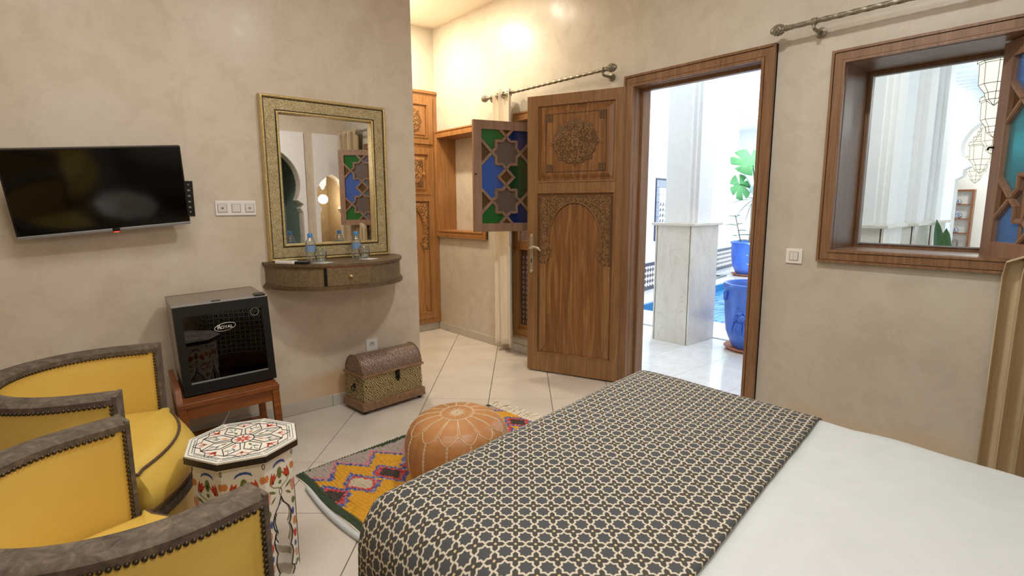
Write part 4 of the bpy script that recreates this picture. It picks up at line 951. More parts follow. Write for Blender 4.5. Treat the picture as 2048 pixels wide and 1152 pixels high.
for k in range(8):
    a = k*PI/4; ap_ = 0.152; hw_ = ap_*math.tan(PI/8)
    nrm = Vector((math.cos(a), math.sin(a), 0)); tx = Vector((-math.sin(a), math.cos(a), 0))
    mt = Matrix(((tx.x, nrm.x, 0, nrm.x*ap_), (tx.y, nrm.y, 0, nrm.y*ap_), (0, 0, 1, 0), (0, 0, 0, 1)))
    half_ = [(0.030, 0.0), (0.041, 0.016), (0.040, 0.030), (0.028, 0.042), (0.034, 0.060), (0.040, 0.085), (0.036, 0.108), (0.030, 0.118), (0.038, 0.138), (0.042, 0.165), (0.036, 0.188), (0.030, 0.198), (0.038, 0.215), (0.041, 0.240), (0.033, 0.262), (0.022, 0.276), (0.010, 0.290), (0.0, 0.318)]
    cut = half_+[(-x, z) for x, z in half_[::-1][1:]]
    outl = [(hw_, 0.001), (hw_, 0.468), (-hw_, 0.468), (-hw_, 0.001)]+[(x, max(z, 0.001)) for x, z in cut[::-1]]
    pn = MB().plate(outl, [], -0.010, 0.0, 'y', mt).build('side_panel', 'cream', tb)
    line(PT['black'], [mt @ Vector((x, 0.0006, max(z, 0.003))) for x, z in cut], 0.0017)
    def q(x, z): return mt @ Vector((x, 0.0, z))
    ux = -tx; NX = -tx
    def dsc(cn, x, z, rx, rz, rot=0.0, shape=None):
        rx, rz = rx*1.18, rz*1.18
        disc(PT[cn], mt @ Vector((x, 0, z)), tuple(tx), EZ, rx, rz, rot, 10, 0.0008, shape)
    line(PT['black'], [q(0.006*math.cos(t_), 0.333+0.012*math.sin(t_)) for t_ in [j*PI/5 for j in range(11)]], 0.0009)
    for sx in (-1, 1):
        dsc('red', sx*0.030, 0.392, 0.012, 0.016, sx*0.5, TULIP); dsc('black', sx*0.030, 0.378, 0.003, 0.005)
        line(PT['green'], [q(0, 0.345), q(sx*0.010, 0.352), q(sx*0.030, 0.36), q(sx*0.043, 0.376), q(sx*0.038, 0.396)], 0.0011)
        dsc('green', sx*0.036, 0.345, 0.016, 0.007, sx*0.5, LEAF); dsc('green', sx*0.034, 0.315, 0.014, 0.006, -sx*0.7, LEAF)
        dsc('orange', sx*0.056, 0.405, 0.008, 0.011); dsc('pink', sx*0.055, 0.335, 0.009, 0.020, 0, TULIP)
        dsc('green', sx*0.054, 0.275, 0.007, 0.020, PI/2*0, LEAF); dsc('blue', sx*0.049, 0.235, 0.005, 0.012); dsc('orange', sx*0.056, 0.195, 0.007, 0.014)
        dsc('red', sx*0.053, 0.150, 0.007, 0.014, 0, TULIP); dsc('blue', sx*0.052, 0.110, 0.004, 0.010); dsc('pink', sx*0.054, 0.075, 0.007, 0.014, 0, TULIP)
        dsc('green', sx*0.055, 0.040, 0.006, 0.013, 0, LEAF); dsc('teal', sx*0.048, 0.030, 0.004, 0.006)
    dsc('green', 0, 0.402, 0.009, 0.018); dsc('black', 0, 0.398, 0.003, 0.006); dsc('green', 0, 0.368, 0.006, 0.006)
    dsc('blue', 0, 0.436, 0.024, 0.010, 0, [(-1, -0.8), (-0.8, 0.3), (-0.3, 0.9), (0.3, 0.9), (0.8, 0.3), (1, -0.8), (0.5, 0), (0, 0.2), (-0.5, 0)])
    line(PT['black'], [q(hw_-0.002+0.004*math.cos(t_), 0.452+0.010*math.sin(t_)) for t_ in [j*PI/5 for j in range(11)]], 0.0009)
for k_, mb in PT.items(): tag(mb.build('painted_motifs', 'p_'+k_, tb, None if k_ != 'x' else None), None, None, None, 'stuff')
# ------------------------------------------------------------------ pouf
pf = thing('pouf', 'round tan leather pouf with cream stitching, standing on the rug', 'pouf', (1.365, 1.995, 0.026), 0.1)
RP, HP = 0.245, 0.325
prof = [(0.0, 0.0), (0.15, 0.0), (0.195, 0.012), (0.226, 0.06), (0.243, 0.12), (0.245, 0.175), (0.238, 0.225), (0.220, 0.268), (0.190, 0.298), (0.150, 0.314), (0.10, 0.322), (0.05, 0.325), (0.0, 0.325)]
def pr_at(t_):
    t_ = max(0, min(len(prof)-1.001, t_)); i = int(t_); f = t_-i
    return (prof[i][0]*(1-f)+prof[i+1][0]*f, prof[i][1]*(1-f)+prof[i+1][1]*f)
NS = 14
def psurf(a, t_, off=0.0):
    r, z = pr_at(t_); k = max(0, min(1, (11.0-t_)/5)) if t_ > 5 else 1
    r2 = r+off - (0.0045*(1-abs(math.sin(a*NS/2)))**3 if 2 < t_ < 10.4 else 0)+0.004*math.sin(2*a+1)
    return (r2*math.cos(a), r2*math.sin(a), z*(1+0.012*math.sin(a+0.7))+off*0.8)
MB().grid(lambda u, v: psurf(2*PI*u, v*12), 168, 37, True).build('pouf_body', 'pouf', pf, 60)
ss = MB()
def stitch(pts, r=0.0016):
    for i in range(len(pts)-1):
        ss.tube([pts[i], tuple(0.8*b+0.2*a for a, b in zip(pts[i], pts[i+1]))], r, 4)
N2 = 40
stitch([psurf(2*PI*k/60, 10.55, 0.001) for k in range(61)]); stitch([psurf(2*PI*k/60, 10.42, 0.001) for k in range(61)])
for k in range(NS):
    a = 2*PI*k/NS
    for o in (-1, 1):
        stitch([psurf(a+o*0.018*(10.4-t_)/3+o*0.012, t_, 0.001) for t_ in [10.4-j*0.16 for j in range(17)]])
    a1 = a+PI/NS
    for o in (-1, 1): stitch([psurf(a+(a1-a)*o*j/8, 7.75-0.9*math.sin(PI/2*j/8)**1.3, 0.001) for j in range(9)])
    stitch([psurf(a1-0.012, 6.8-j*0.35, 0.001) for j in range(17)]); stitch([psurf(a1+0.012, 6.8-j*0.35, 0.001) for j in range(17)])
tag(ss.build('stitching', 'thread', pf), None, None, None, 'stuff')
em = MB()
for k in range(10):
    a = 2*PI*k/10
    for o in (-0.2, 0, 0.2): em.tube([psurf(a+o, 11.95-0.0, 0.0008), psurf(a+o*1.1, 11.35 if o else 11.1, 0.001)], 0.0014, 4)
em.build('embroidery', 'thread', pf)
# ------------------------------------------------------------------ bed, duvet, throw
bd = thing('bed', 'double bed under the white duvet and star patterned throw', 'bed', (0, 0, 0), 0)
BX0, BX1, KS = 0.55, 2.10, 0.15
def sk(x): return KS*(x-0.8)
def bedpoly(x0, x1, y0, y1, k=KS): return [(x0, y0), (x1, y0), (x1, y1+k*(x1-0.8)), (x0, y1+k*(x0-0.8))]
MB().prism(bedpoly(BX0+0.10, BX1-0.10, YB+0.08, 1.20), 0.06, 0.26, 'z').build('bed_base', 'stand', bd)
MB().prism(bedpoly(BX0+0.08, BX1-0.08, YB+0.08, 1.22), 0.26, 0.505, 'z').build('mattress', 'mattress', bd)
for x, y in ((0.65, -0.15), (1.98, -0.15), (0.65, 1.1), (1.98, 1.3)): MB().lathe([(0.025, 0), (0.03, 0.06)], 10, (x, y, 0)).build('leg', 'stand', bd)
RC_ = 0.13
def edge(d):
    """arc length past the start of the rounded edge -> (outward, drop)"""
    if d <= 0: return 0.0, 0.0
    if d < RC_*PI/2: return RC_*math.sin(d/RC_), RC_*(1-math.cos(d/RC_))
    return RC_+0.02*(d-RC_*PI/2), RC_+(d-RC_*PI/2)
def drape(s, t, top, wob=0.0, off=0.0):
    """s across (metres from left flat limit), t along towards the foot"""
    W = (BX1-BX0)-2*RC_
    ol, dl = edge(-s); orr, dr_ = edge(s-W); of, df = edge(t-(1.335-RC_))
    ol += off*min(1, dl/RC_); orr += off*min(1, dr_/RC_); of += off*min(1, df/RC_)
    x = BX0+RC_+max(0, min(W, s))-ol+orr
    y = min(t, 1.335-RC_)+of
    dd = max(dl, dr_); z = top-(max(dd, df) if min(dd, df) < 1e-6 else (dd**3+df**3)**(1/3))
    if min(dd, df) > 0.02:
        k_ = min(1, (min(dd, df)-0.02)/0.1)*0.4*RC_; x += (k_ if dl > 0 else -k_); y -= k_
    wv = noise.noise(Vector((x*3.1, y*3.1, 0.3)))*0.006+noise.noise(Vector((x*9, y*9, z*5)))*0.0022
    hang = max(0, max(dd, df)-0.1)
    wv2 = math.sin((y if dd > df else x)*21+1)*0.018*min(1, hang*4)
    if df >= dd: y += wv2*0.8
    else: x += wv2*(-0.8 if dl > 0 else 0.8)
    return (x, y+sk(x), z+wv+wob)
def cloth(name, mat, s0, s1, t0, t1, top, ns, nt, th, wrinkle=None, off=0.0):
    mb = MB()
    f = lambda u, v: drape(s0+(s1-s0)*u, t0+(t1-t0)*v, top, wrinkle(s0+(s1-s0)*u, t0+(t1-t0)*v) if wrinkle else 0.0, off)
    mb.grid(f, ns, nt); o = mb.build(name, mat, None, 60, None)
    me = o.data; uv = me.uv_layers.new(name='UVMap')
    co = [((s0+(s1-s0)*i/(ns-1)), (t0+(t1-t0)*j/(nt-1))) for i in range(ns) for j in range(nt)]
    for lp in me.loops: uv.data[lp.index].uv = co[lp.vertex_index]
    m_ = o.modifiers.new('thickness', 'SOLIDIFY'); m_.thickness = th; m_.offset = 0
    return o
TB = 0.50     # where the throw ends and the white duvet shows
def crease(s, t): 
    return 0.006*math.exp(-((s-1.36+0.10*(t-0.2))/0.012)**2) - 0.004*abs(noise.noise(Vector((s*2.2+t*3.4, t*0.9, 2.0))))+0.003*noise.noise(Vector((s*14, t*5, 4.0)))
du = cloth('duvet', 'sheet', -0.42, 1.29+0.42, YB+0.085, 0.66, 0.545, 90, 60, 0.012, crease)
tag(du, 'smooth white duvet covering the head half of the bed', 'duvet')
t = NT('star_lattice_fabric'); uvn = t.n('ShaderNodeTexCoord'); mp = t.n('ShaderNodeMapping'); t.t.links.new(uvn.outputs['UV'], mp.inputs[0])
mp.inputs['Rotation'].default_value = (0, 0, PI/4); mp.inputs['Scale'].default_value = (1/0.0475, 1/0.0475, 1)
sp = t.n('ShaderNodeSeparateXYZ'); t.t.links.new(mp.outputs[0], sp.inputs[0])
def cell(o): return t.math('ABSOLUTE', t.math('SUBTRACT', t.math('FRACT', t.math('ADD', o, 100.0)), 0.5))
ax, ay = cell(sp.outputs[0]), cell(sp.outputs[1])
dsq = t.math('SUBTRACT', t.math('MAXIMUM', ax, ay), 0.345)
ddi = t.math('SUBTRACT', t.math('MULTIPLY', t.math('ADD', ax, ay), 0.7071), 0.350)
sd = t.math('MINIMUM', dsq, ddi)
ln_ = t.math('SUBTRACT', t.math('ABSOLUTE', t.math('ADD', sd, 0.026)), 0.044)
fl_ = t.ramp(t.math('ADD', t.math('MULTIPLY', ln_, 12.0), 0.5), [(0.3, 1.0), (0.75, 0.0)])
dia = t.math('SUBTRACT', t.math('ADD', t.math('SUBTRACT', 0.5, ax), t.math('SUBTRACT', 0.5, ay)), 0.085)
fd = t.ramp(t.math('ADD', t.math('MULTIPLY', dia, 12.0), 0.5), [(0.3, 1.0), (0.7, 0.0)])
wv = t.n('ShaderNodeTexNoise'); t.t.links.new(uvn.outputs['UV'], wv.inputs['Vector']); wv.inputs['Scale'].default_value = 700; wv.inputs['Detail'].default_value = 2
inn = t.ramp(sd, [(0.0, '#474a4d'), (0.02, '#413e39')]); inn = t.mix(t.ramp(t.math('ADD', sd, 0.5), [(0.49, 0.0), (0.51, 1.0)]), '#3e4145', '#37342f')
base = t.mix(fl_, inn, '#d6cbb6'); base = t.mix(fd, base, '#d8c090')
base = t.mix(t.math('MULTIPLY', wv.outputs[0], 0.25), base, '#6a655c')
M['throw'] = t.bsdf(base, 0.85, 0, t.bump(wv.outputs[0], 0.25, 0.001))
th = cloth('bed_throw', 'throw', -0.50, 1.29+0.36, TB, 1.335+0.30, 0.560, 120, 80, 0.008, None, 0.016)
tag(th, 'dark grey throw with cream star lattice pattern over the foot of the bed', 'throw')
# ------------------------------------------------------------------ rug
rg = thing('rug', 'yellow shaggy rug with zigzags and diamonds on the floor under the pouf', 'rug', (0.80, 2.565, 0.0), 0.10)
RL, RW_ = 1.30, 1.15
CR = {k: srgb(v) for k, v in dict(y='#e3a828', y2='#d0921c', b='#33539a', b2='#b9b7c9', r='#cc3a3c', p='#d98a90', k='#393534', g='#24452f', gr='#b0a69c', w='#cfc3a6').items()}
def tri(a, P): q = (a/P) % 1.0; return abs(2*q-1)
def rugcol(a, b):
    n_ = noise.noise(Vector((a*40, b*40, 1.0)))*0.012; rnd = noise.noise(Vector((a*150, b*150, 5)))
    a2, b2 = a+n_, b+n_+0.02*math.sin(a*9)
    if a < 0.028 or b < 0.022 or b > RW_-0.03: return 'g'
    P = 0.147
    def chain(b0, sg):
        z = b0+sg*(tri(a2-0.09, 0.205)-0.5)*0.13
        return z
    v = b2-chain(0.105, 1)
    if v < 0.0: return 'gr' if b2 > 0.03 else 'g'
    if v < 0.022: return 'p'
    if v < 0.046: return 'b' if rnd > -0.25 else 'b2'
    # chain of diamonds
    for bc, ph_, cols in ((0.335, 0.028, ('k', 'w')), (0.72, 0.10, ('k', 'r'))):
        q = (a2+ph_)/0.147; i = math.floor(q); fx = (q-i-0.5)*0.147
        d = abs(fx)/0.0735+abs(b2-bc-0.35*fx)/0.10
        if d < 0.70: return cols[i % 2]
        if d < 0.95: return 'r' if rnd > -0.1 else ('p' if rnd < -0.3 else 'r')
        if d < 1.25: return 'b' if rnd > -0.2 else 'b2'
    return 'y' if rnd > -0.35 else 'y2'
NA, NB = 236, 208
def pile(u, v):
    a, b = RL*u, RW_*v
    row = 0.0035*math.sin(a*2*PI/0.016+2.5*noise.noise(Vector((a*14, b*22, 0))))
    h = 0.017+row+0.004*noise.noise(Vector((a*60, b*60, 3)))
    e_ = min(a, b, RL-a, RW_-b); h *= min(1, 0.35+e_/0.02)
    wob = 0.006*math.sin(b*13)*(1 if a < 0.2 else 0)
    return (a+wob-0.06*(b/RW_)**1.0, -b, max(h, 0.004))
mb = MB(); mb.grid(pile, NA, NB)
M['rugpile'] = None
t = NT('rug_wool'); at = t.n('ShaderNodeVertexColor'); at.layer_name = 'wool'
nz = t.noise(t.coord('Object'), 220, 2); M['rugpile'] = t.bsdf(t.mix(t.math('MULTIPLY', nz, 0.35), at.outputs[0], '#6a5030', 'MIX'), 0.95, 0, t.bump(nz, 0.5, 0.003))
ro = mb.build('wool_pile', 'rugpile', rg, 60)
ca = ro.data.color_attributes.new('wool', 'FLOAT_COLOR', 'POINT'); arr = []
for i in range(NA):
    for j in range(NB): arr += list(CR[rugcol(RL*i/(NA-1), RW_*j/(NB-1))])
ca.data.foreach_set('color', arr)
MB().box(0, RL, -RW_, 0, 0.0005, 0.004, Matrix(((1, 0.05, 0, 0), (0, 1, 0, 0), (0, 0, 1, 0), (0, 0, 0, 1)))).build('rug_backing', 'linen', rg)
tag(MB().tube([(-0.018-0.055*v-0.02*math.sin(v*5), -0.16-v*(RW_-0.2), 0.011) for v in [k/24 for k in range(25)]], [0.008+0.006*math.sin(PI*min(1, k/24+0.1)) for k in range(25)], 8).build('selvage_braid', 'sheet', rg, 60), 'rolled cream selvage braid')
fg = MB(); rnd = random.Random(5)
for k in range(90):
    b = RW_*k/89*0.62; L = rnd.uniform(0.07, 0.11); dx = rnd.uniform(-0.02, 0.02)
    fg.tube([(RL-0.06*b/RW_-0.01, -b, 0.007), (RL+L*0.4, -b+dx*0.4+0.004, 0.012), (RL+L*0.75, -b+dx+0.008*rnd.uniform(-1, 1), 0.006), (RL+L, -b+dx*1.5, 0.004)], 0.0035, 4)
tag(fg.build('fringe', 'linen', rg), None, None, None, 'stuff')
# ------------------------------------------------------------------ curtain rods and curtains
def twisted(p0, p1, r, mat, parent, name='rod', tw=26.0):
    p0, p1 = Vector(p0), Vector(p1); d = p1-p0; L = d.length; d.normalize(); n1 = Vector((0, 0, 1)); n2 = d.cross(n1); n = int(L/0.009); m = 16
    def f(u, v):
        a = 2*PI*v+0; rr = r*(0.86+0.14*math.cos(4*(a+tw*L*u))); c = p0+d*(L*u)
        return tuple(c+n1*(rr*math.cos(a))+n2*(rr*math.sin(a)))
    return MB().grid(f, n, m+1).build(name, mat, parent, 70)
def rod(name, label, y0, y1, z, brackets, fin):
    r = thing(name, label, 'curtain rod', (0, 0, 0), 0); x = XW-0.10
    twisted((x, y0, z), (x, y1, z), 0.0135, 'iron', r)
    for y, sg in fin:
        mb = MB(); pr = [(0.012, 0.0), (0.017, 0.006), (0.012, 0.014), (0.016, 0.02), (0.024, 0.034), (0.0255, 0.05), (0.021, 0.068), (0.012, 0.084), (0.0, 0.09)]
        mt = Matrix.Translation((x, y, z)) @ Matrix.Rotation(-sg*PI/2, 4, 'X'); mb.lathe(pr, 14, (0, 0, 0), mt)
        for k in range(6):
            for j in range(9):
                q = 0.026+k*0.0095; rr = [0.0195, 0.0235, 0.0255, 0.024, 0.0205, 0.014][k]; a = 2*PI*(j+0.5*(k % 2))/9
                c = mt @ Vector((rr*math.cos(a), rr*math.sin(a), q)); mb.ball(c, 0.0058, 5, 3)
        tag(mb.build('pinecone_finial', 'iron', r, 50), None, None, None, 'stuff')
    for y in brackets:
        mb = MB().lathe([(0.0, 0), (0.027, 0.0), (0.027, 0.006), (0.012, 0.012), (0.009, 0.05), (0.009, 0.085)], 16, (0, 0, 0), Matrix.Translation((XW-0.001, y, z-0.035)) @ Matrix.Rotation(-PI/2, 4, 'Y'))
        mb.tube([(XW-0.085, y, z-0.035), (XW-0.10, y, z-0.028), (XW-0.10, y, z-0.012)], 0.008, 8); mb.lathe([(0.017, -0.012), (0.018, 0.0), (0.017, 0.012)], 14, (0, 0, 0), Matrix.Translation((x, y, z)) @ Matrix.Rotation(PI/2, 4, 'X'))
        mb.build('bracket', 'iron', r, 50)
    return r
rod('curtain_rod', 'twisted iron curtain rod above the open door with a pinecone finial', 2.53, 3.84, 2.222, [2.56, 3.80], [(2.53, -1), (3.84, 1)])
rod('curtain_rod', 'twisted iron curtain rod above the large window at the right', -0.20, 1.33, 2.205, [1.20, -0.18], [(1.33, 1)])
def curtain(name, label, y0, y1, z0, z1, x, amp, waves, mat, seed, top_pinch=1.0, rings=4, th_=0.004, push=None):
    c = thing(name, label, 'curtain', (0, 0, 0), 0); rnd = random.Random(seed); ph_ = [rnd.uniform(0, 6) for _ in range(4)]
    def f(u, v):
        z = z0+(z1-z0)*v; q = 1-(1-top_pinch)*v
        yc = y1
        if push: yc = y1-push[1]*max(0, min(1, (z-push[0])/0.02))
        y = yc+(y0-yc)*u*q
        a = u*waves*2*PI+ph_[0]+0.5*math.sin(u*7+ph_[1])+0.25*math.sin(v*3+ph_[2]+u*5)
        xx = x+amp*math.sin(a)+0.25*amp*math.sin(2.3*a+ph_[3]+v)
        return (min(xx, XW-0.02), y+0.012*math.cos(a), z+0.006*math.sin(a*0.7))
    o = MB().grid(f, 110, 40).build('cloth', mat, c, 70, None); m_ = o.modifiers.new('thickness', 'SOLIDIFY'); m_.thickness = th_; m_.offset = 0
    for k in range(rings):
        u = (k+0.5)/rings; q = top_pinch; y = y1+(y0-y1)*u*q
        MB().tube([(x+0.024*math.cos(t_), y+0.004*math.cos(t_)*(-1)**k, z1-0.045+0.024*math.sin(t_)) for t_ in [j*PI/8 for j in range(16)]], 0.005, 6, True).build('eyelet', 'iron', c, 60)
    return c
curtain('curtain', 'narrow beige linen curtain gathered behind the open stained glass shutter', 3.515, 3.80, 0.075, 2.262, XW-0.10, 0.030, 2.6, 'linen', 3, 0.95)
curtain('curtain', 'tan curtain hanging at the right edge beside the bed', -0.24, 0.385, 0.05, 2.245, XW-0.09, 0.034, 11, 'linen2', 9, 1.0, 7, 0.004, (1.062, 0.125))
# ------------------------------------------------------------------ gallery and pool court outside
def stru(name, mb, mat, label=None, smooth=None): return tag(mb.build(name, mat, None, smooth), label, None, None, 'structure')
gx0, gx1 = XW+WT, 4.90
gf = stru('gallery_floor', MB().box(gx0, gx1, -0.9, 5.4, -0.08, -0.012), 'grout', 'white marble gallery floor outside the door')
sm = None
for i in range(14):
    for j in range(2):
        y0 = -0.9+i*0.45; x0 = gx0+j*0.82-(0.41 if i % 2 else 0); x1 = x0+0.82
        for a, b in ((x0, x1),)+(((x1, x1+0.82),) if (i % 2 and j == 1) else ()):
            a, b = max(a, gx0), min(b, gx1)
            if b-a < 0.03: continue
            slab([(a+0.0012, y0+0.0012), (b-0.0012, y0+0.0012), (b-0.0012, y0+0.4488), (a+0.0012, y0+0.4488)], -0.012, 0.0, 0.0008).build('marble_tile', 'mfloor', gf)
stru('gallery_step', MB().box(4.90, 4.94, -0.9, 5.4, -0.07, 0.004), 'mgrey', 'grey stone edge strip between gallery and pool court')
def pe(x): return 4.27+0.115*(x-5.645)
pool = [(5.645, 1.75), (9.05, 1.75), (9.05, pe(9.05)), (5.645, pe(5.645))]
stru('pool_deck', MB().plate([(4.94, -0.9), (14, -0.9), (14, 7.5), (4.94, 7.5)], [pool], -0.06, -0.004, 'z'), 'mfloor', 'pale stone deck round the pool')
stru('pool_basin', MB().plate([(x, y) for x, y in pool], [[(5.66, 1.77), (9.035, 1.77), (9.035, pe(9.03)-0.02), (5.66, pe(5.66)-0.02)]], -0.9, -0.02, 'z').box(5.6, 9.1, 1.7, 4.8, -0.95, -0.9), 'pooltile', 'blue tiled pool basin')
wt_ = MB().prism([(5.65, 1.76), (9.04, 1.76), (9.04, pe(9.04)-0.01), (5.65, pe(5.65)-0.01)], -0.20, -0.13, 'z').build('pool_water', 'water'); tag(wt_, 'rippled blue water in the pool', 'water', None, 'stuff')
def cw(x): return 4.99+0.19*(x-7.06)
cwd = Vector((1, 0.19)).normalized(); cwn = Vector((-0.19, 1)).normalized()
rz_c = math.atan2(0.19, 1)
ox, oy = 4.0, cw(4.0)
cwl = (11.18-ox)/cwd.x
mt = Matrix.Translation((ox, oy, 0)) @ Matrix.Rotation(rz_c, 4, 'Z')
stru('wall_court', MB().box(0, cwl, 0, 0.2, 0, 5.2, mt).box(cwl, cwl+3.2, 0, 0.2, 3.22, 5.2, mt).box(cwl, cwl+3.2, 1.2, 1.4, 0, 5.2, mt).box(cwl-0.2, cwl, 0.2, 1.2, 0, 3.4, mt).box(cwl, cwl+3.2, 0.2, 1.2, 3.22, 3.4, mt), 'outwhite', 'tall white wall along the pool court')
stru('wall_court_end', MB().box(14.0, 14.2, -0.9, 7.6, 0, 5.2), 'outwhite', 'white end wall of the pool court')
# mosaic dado
dd = struct('mosaic_dado', (ox, oy, 0), rz_c, 'dark and white diamond mosaic dado along the court wall')
def uvbox(o, s):
    me = o.data; uv = me.uv_layers.new(name='UVMap')
    for lp in me.loops:
        c = me.vertices[lp.vertex_index].co; uv.data[lp.index].uv = (c.x/s, c.z/s)
zo = MB().box(0, cwl, -0.012, 0, 0.05, 0.37).build('mosaic_field', 'zellij', dd); uvbox(zo, 0.062)
MB().box(0, cwl, -0.016, 0, 0.37, 0.42).build('top_border', 'dado', dd); MB().box(0, cwl, -0.016, 0, 0.0, 0.05).build('bottom_border', 'dado', dd)
# tile picture with dark border and brushed characters, left of the pedestal
tp = thing('tile_panel', 'patterned tile panel with dark border on the white court wall', 'tile panel', (0, 0, 0), 0)
u0 = (7.20-ox)/cwd.x
tp.location = mt @ Vector((u0, -0.001, 0)); tp.rotation_euler = (0, 0, rz_c); TPW, TPZ0, TPZ1 = 0.95, 0.75, 1.72
MB().plate(rect(0, TPW, TPZ0, TPZ1), [rect(0.025, TPW-0.025, TPZ0+0.025, TPZ1-0.025)], -0.016, 0).build('outer_border', 'dado', tp)
pz_ = 0.115
ns = int((TPZ1-TPZ0)/pz_)
t = NT('border_tile_pattern'); v = t.coord('Object', (26, 26, 26)); wv = t.n('ShaderNodeTexWave'); wv.wave_type = 'RINGS'; t.t.links.new(v, wv.inputs[0]); wv.inputs['Scale'].default_value = 0.9; wv.inputs['Distortion'].default_value = 4
M['bordertile'] = t.bsdf(t.ramp(wv.outputs[1], [(0.45, '#454a63'), (0.55, '#c9c6d4')]), 0.3)
M['pinktile'] = plain('pale_pink_tile', '#e6dde0', 0.3, var=0.03)
hz = (TPZ1-TPZ0-0.05)/8; wx = (TPW-0.05)/8
for i in range(8):
    for j in range(8):
        bord = i in (0, 7) or j in (0, 7); a, b = 0.025+i*wx, TPZ0+0.025+j*hz
        MB().box(a+0.002, a+wx-0.002, -0.012, 0, b+0.002, b+hz-0.002).build('tile', 'bordertile' if bord else 'pinktile', tp)
ink = MB(); rnd = random.Random(3)
for k in range(6):
    x0, z0 = 0.165+0.10*k, TPZ0+0.20
    for j in range(5):
        zz = z0+j*0.085; ink.tube([(x0-0.015, -0.013, zz), (x0+0.01, -0.013, zz+0.03*rnd.uniform(0.4, 1)), (x0+0.035, -0.013, zz+0.01), (x0+0.02, -0.013, zz+0.045), (x0+0.045, -0.013, zz+0.05)], [0.003, 0.008, 0.004, 0.009, 0.002], 4)
tag(ink.build('brushed_characters', 'p_black', tp), None, None, None, 'stuff')
# columns on marble pedestals
def column(x0, x1, y0, y1, label, zt=1.14, tall=3.4):
    c = thing('column', label, 'column', ((x0+x1)/2, (y0+y1)/2, 0), 0, 'white columns on marble pedestals'); a, b = (x1-x0)/2, (y1-y0)/2
    box('pedestal_core', 'joint', c, -a+0.012, a-0.012, -b+0.012, b-0.012, 0.001, zt-0.02)
    for sx in (-1, 1):
        box('marble_panel', 'marble', c, min(sx*a, sx*(a-0.014)), max(sx*a, sx*(a-0.014)), -b+0.024, b-0.024, 0.001, zt-0.025)
        box('marble_panel', 'marble', c, -a+0.0, a-0.0, min(sx*b, sx*(b-0.014)), max(sx*b, sx*(b-0.014)), 0.001, zt-0.025)
    MB().box(-a-0.03, a+0.03, -b-0.03, b+0.03, zt-0.026, zt, c=0.005).build('cap_slab', 'marble', c)
    a2, b2 = a-0.05, b-0.02
    st_ = 0.032
    prof_ = []
    for sx, sy in ((1, 1), (-1, 1), (-1, -1), (1, -1)):
        q = [(a2-2*st_, b2), (a2-2*st_, b2-st_), (a2-st_, b2-st_), (a2-st_, b2-2*st_), (a2, b2-2*st_)]
        q = [(sx*x, sy*y) for x, y in q]; prof_ += q[::-1] if sx*sy > 0 else q
    MB().prism(prof_, zt, tall, 'z').build('shaft', 'outwhite', c)
    return c
column(4.44, 4.90, 2.682, 3.072, 'white column on a cream marble pedestal seen through the doorway')
column(4.44, 4.86, 1.20, 1.59, 'nearest white column on a pedestal seen through the window', 1.16)
column(5.08, 5.50, 1.17, 1.58, 'second white column on a pedestal seen through the window, between its two neighbours', 1.16)
column(5.82, 6.24, 1.21, 1.62, 'third and farthest white column on a pedestal seen through the window', 1.165)
# gallery ceiling with beams, arch wall, back room
gc = stru('gallery_ceiling', MB().box(gx0, 9.0, -0.9, 1.68, 2.80, 2.88).box(gx0, 4.96, 1.68, 5.4, 3.4, 3.48), 'outwhite', 'white beamed ceiling of the gallery')
for k in range(24):
    x = 3.5+k*0.23; box('beam', 'outwhite', gc, x, x+0.09, -0.9, 1.68, 2.70, 2.80)
stru('wall_gallery', MB().box(gx0, 12.6, -1.0, -0.9, 0, 3.0), 'outwhite', 'white far side wall of the gallery')
AX = 9.0
jl, jr_ = 1.70, 0.25; cyy = (jl+jr_)/2; rr_ = (jl-jr_)/2
ar = [(jl, 0.0), (jl, 1.62), (jl-0.07, 1.66), (jl-0.07, 1.74), (jl-0.14, 1.78), (jl-0.10, 1.84)]
ar += [(cyy+(rr_-0.02)*math.cos(t_), 2.02+0.46*math.sin(t_)) for t_ in [-0.25+k*(PI+0.5)/20 for k in range(21)]]
ar += [(2*cyy-y, z) for y, z in ar[:6][::-1]]
stru('wall_arch', MB().plate([(-0.9, 0)]+[(y, max(z, 0.0)) for y, z in ar[::-1]]+[(2.0, 0), (2.0, 2.95), (-0.9, 2.95)], [], AX, AX+0.22, 'x'), 'outwhite', 'white wall with a cusped arch at the end of the gallery')
stru('wall_back_room', MB().box(12.55, 12.7, -0.9, 3.4, 0, 3.0).box(AX+0.22, 12.55, 3.3, 3.4, 0, 3.0).box(AX+0.22, 12.6, -0.9, 3.3, 2.78, 2.86).box(AX, AX+0.22, 2.0, 3.4, 0, 2.95), 'outwhite', 'white room beyond the arch')
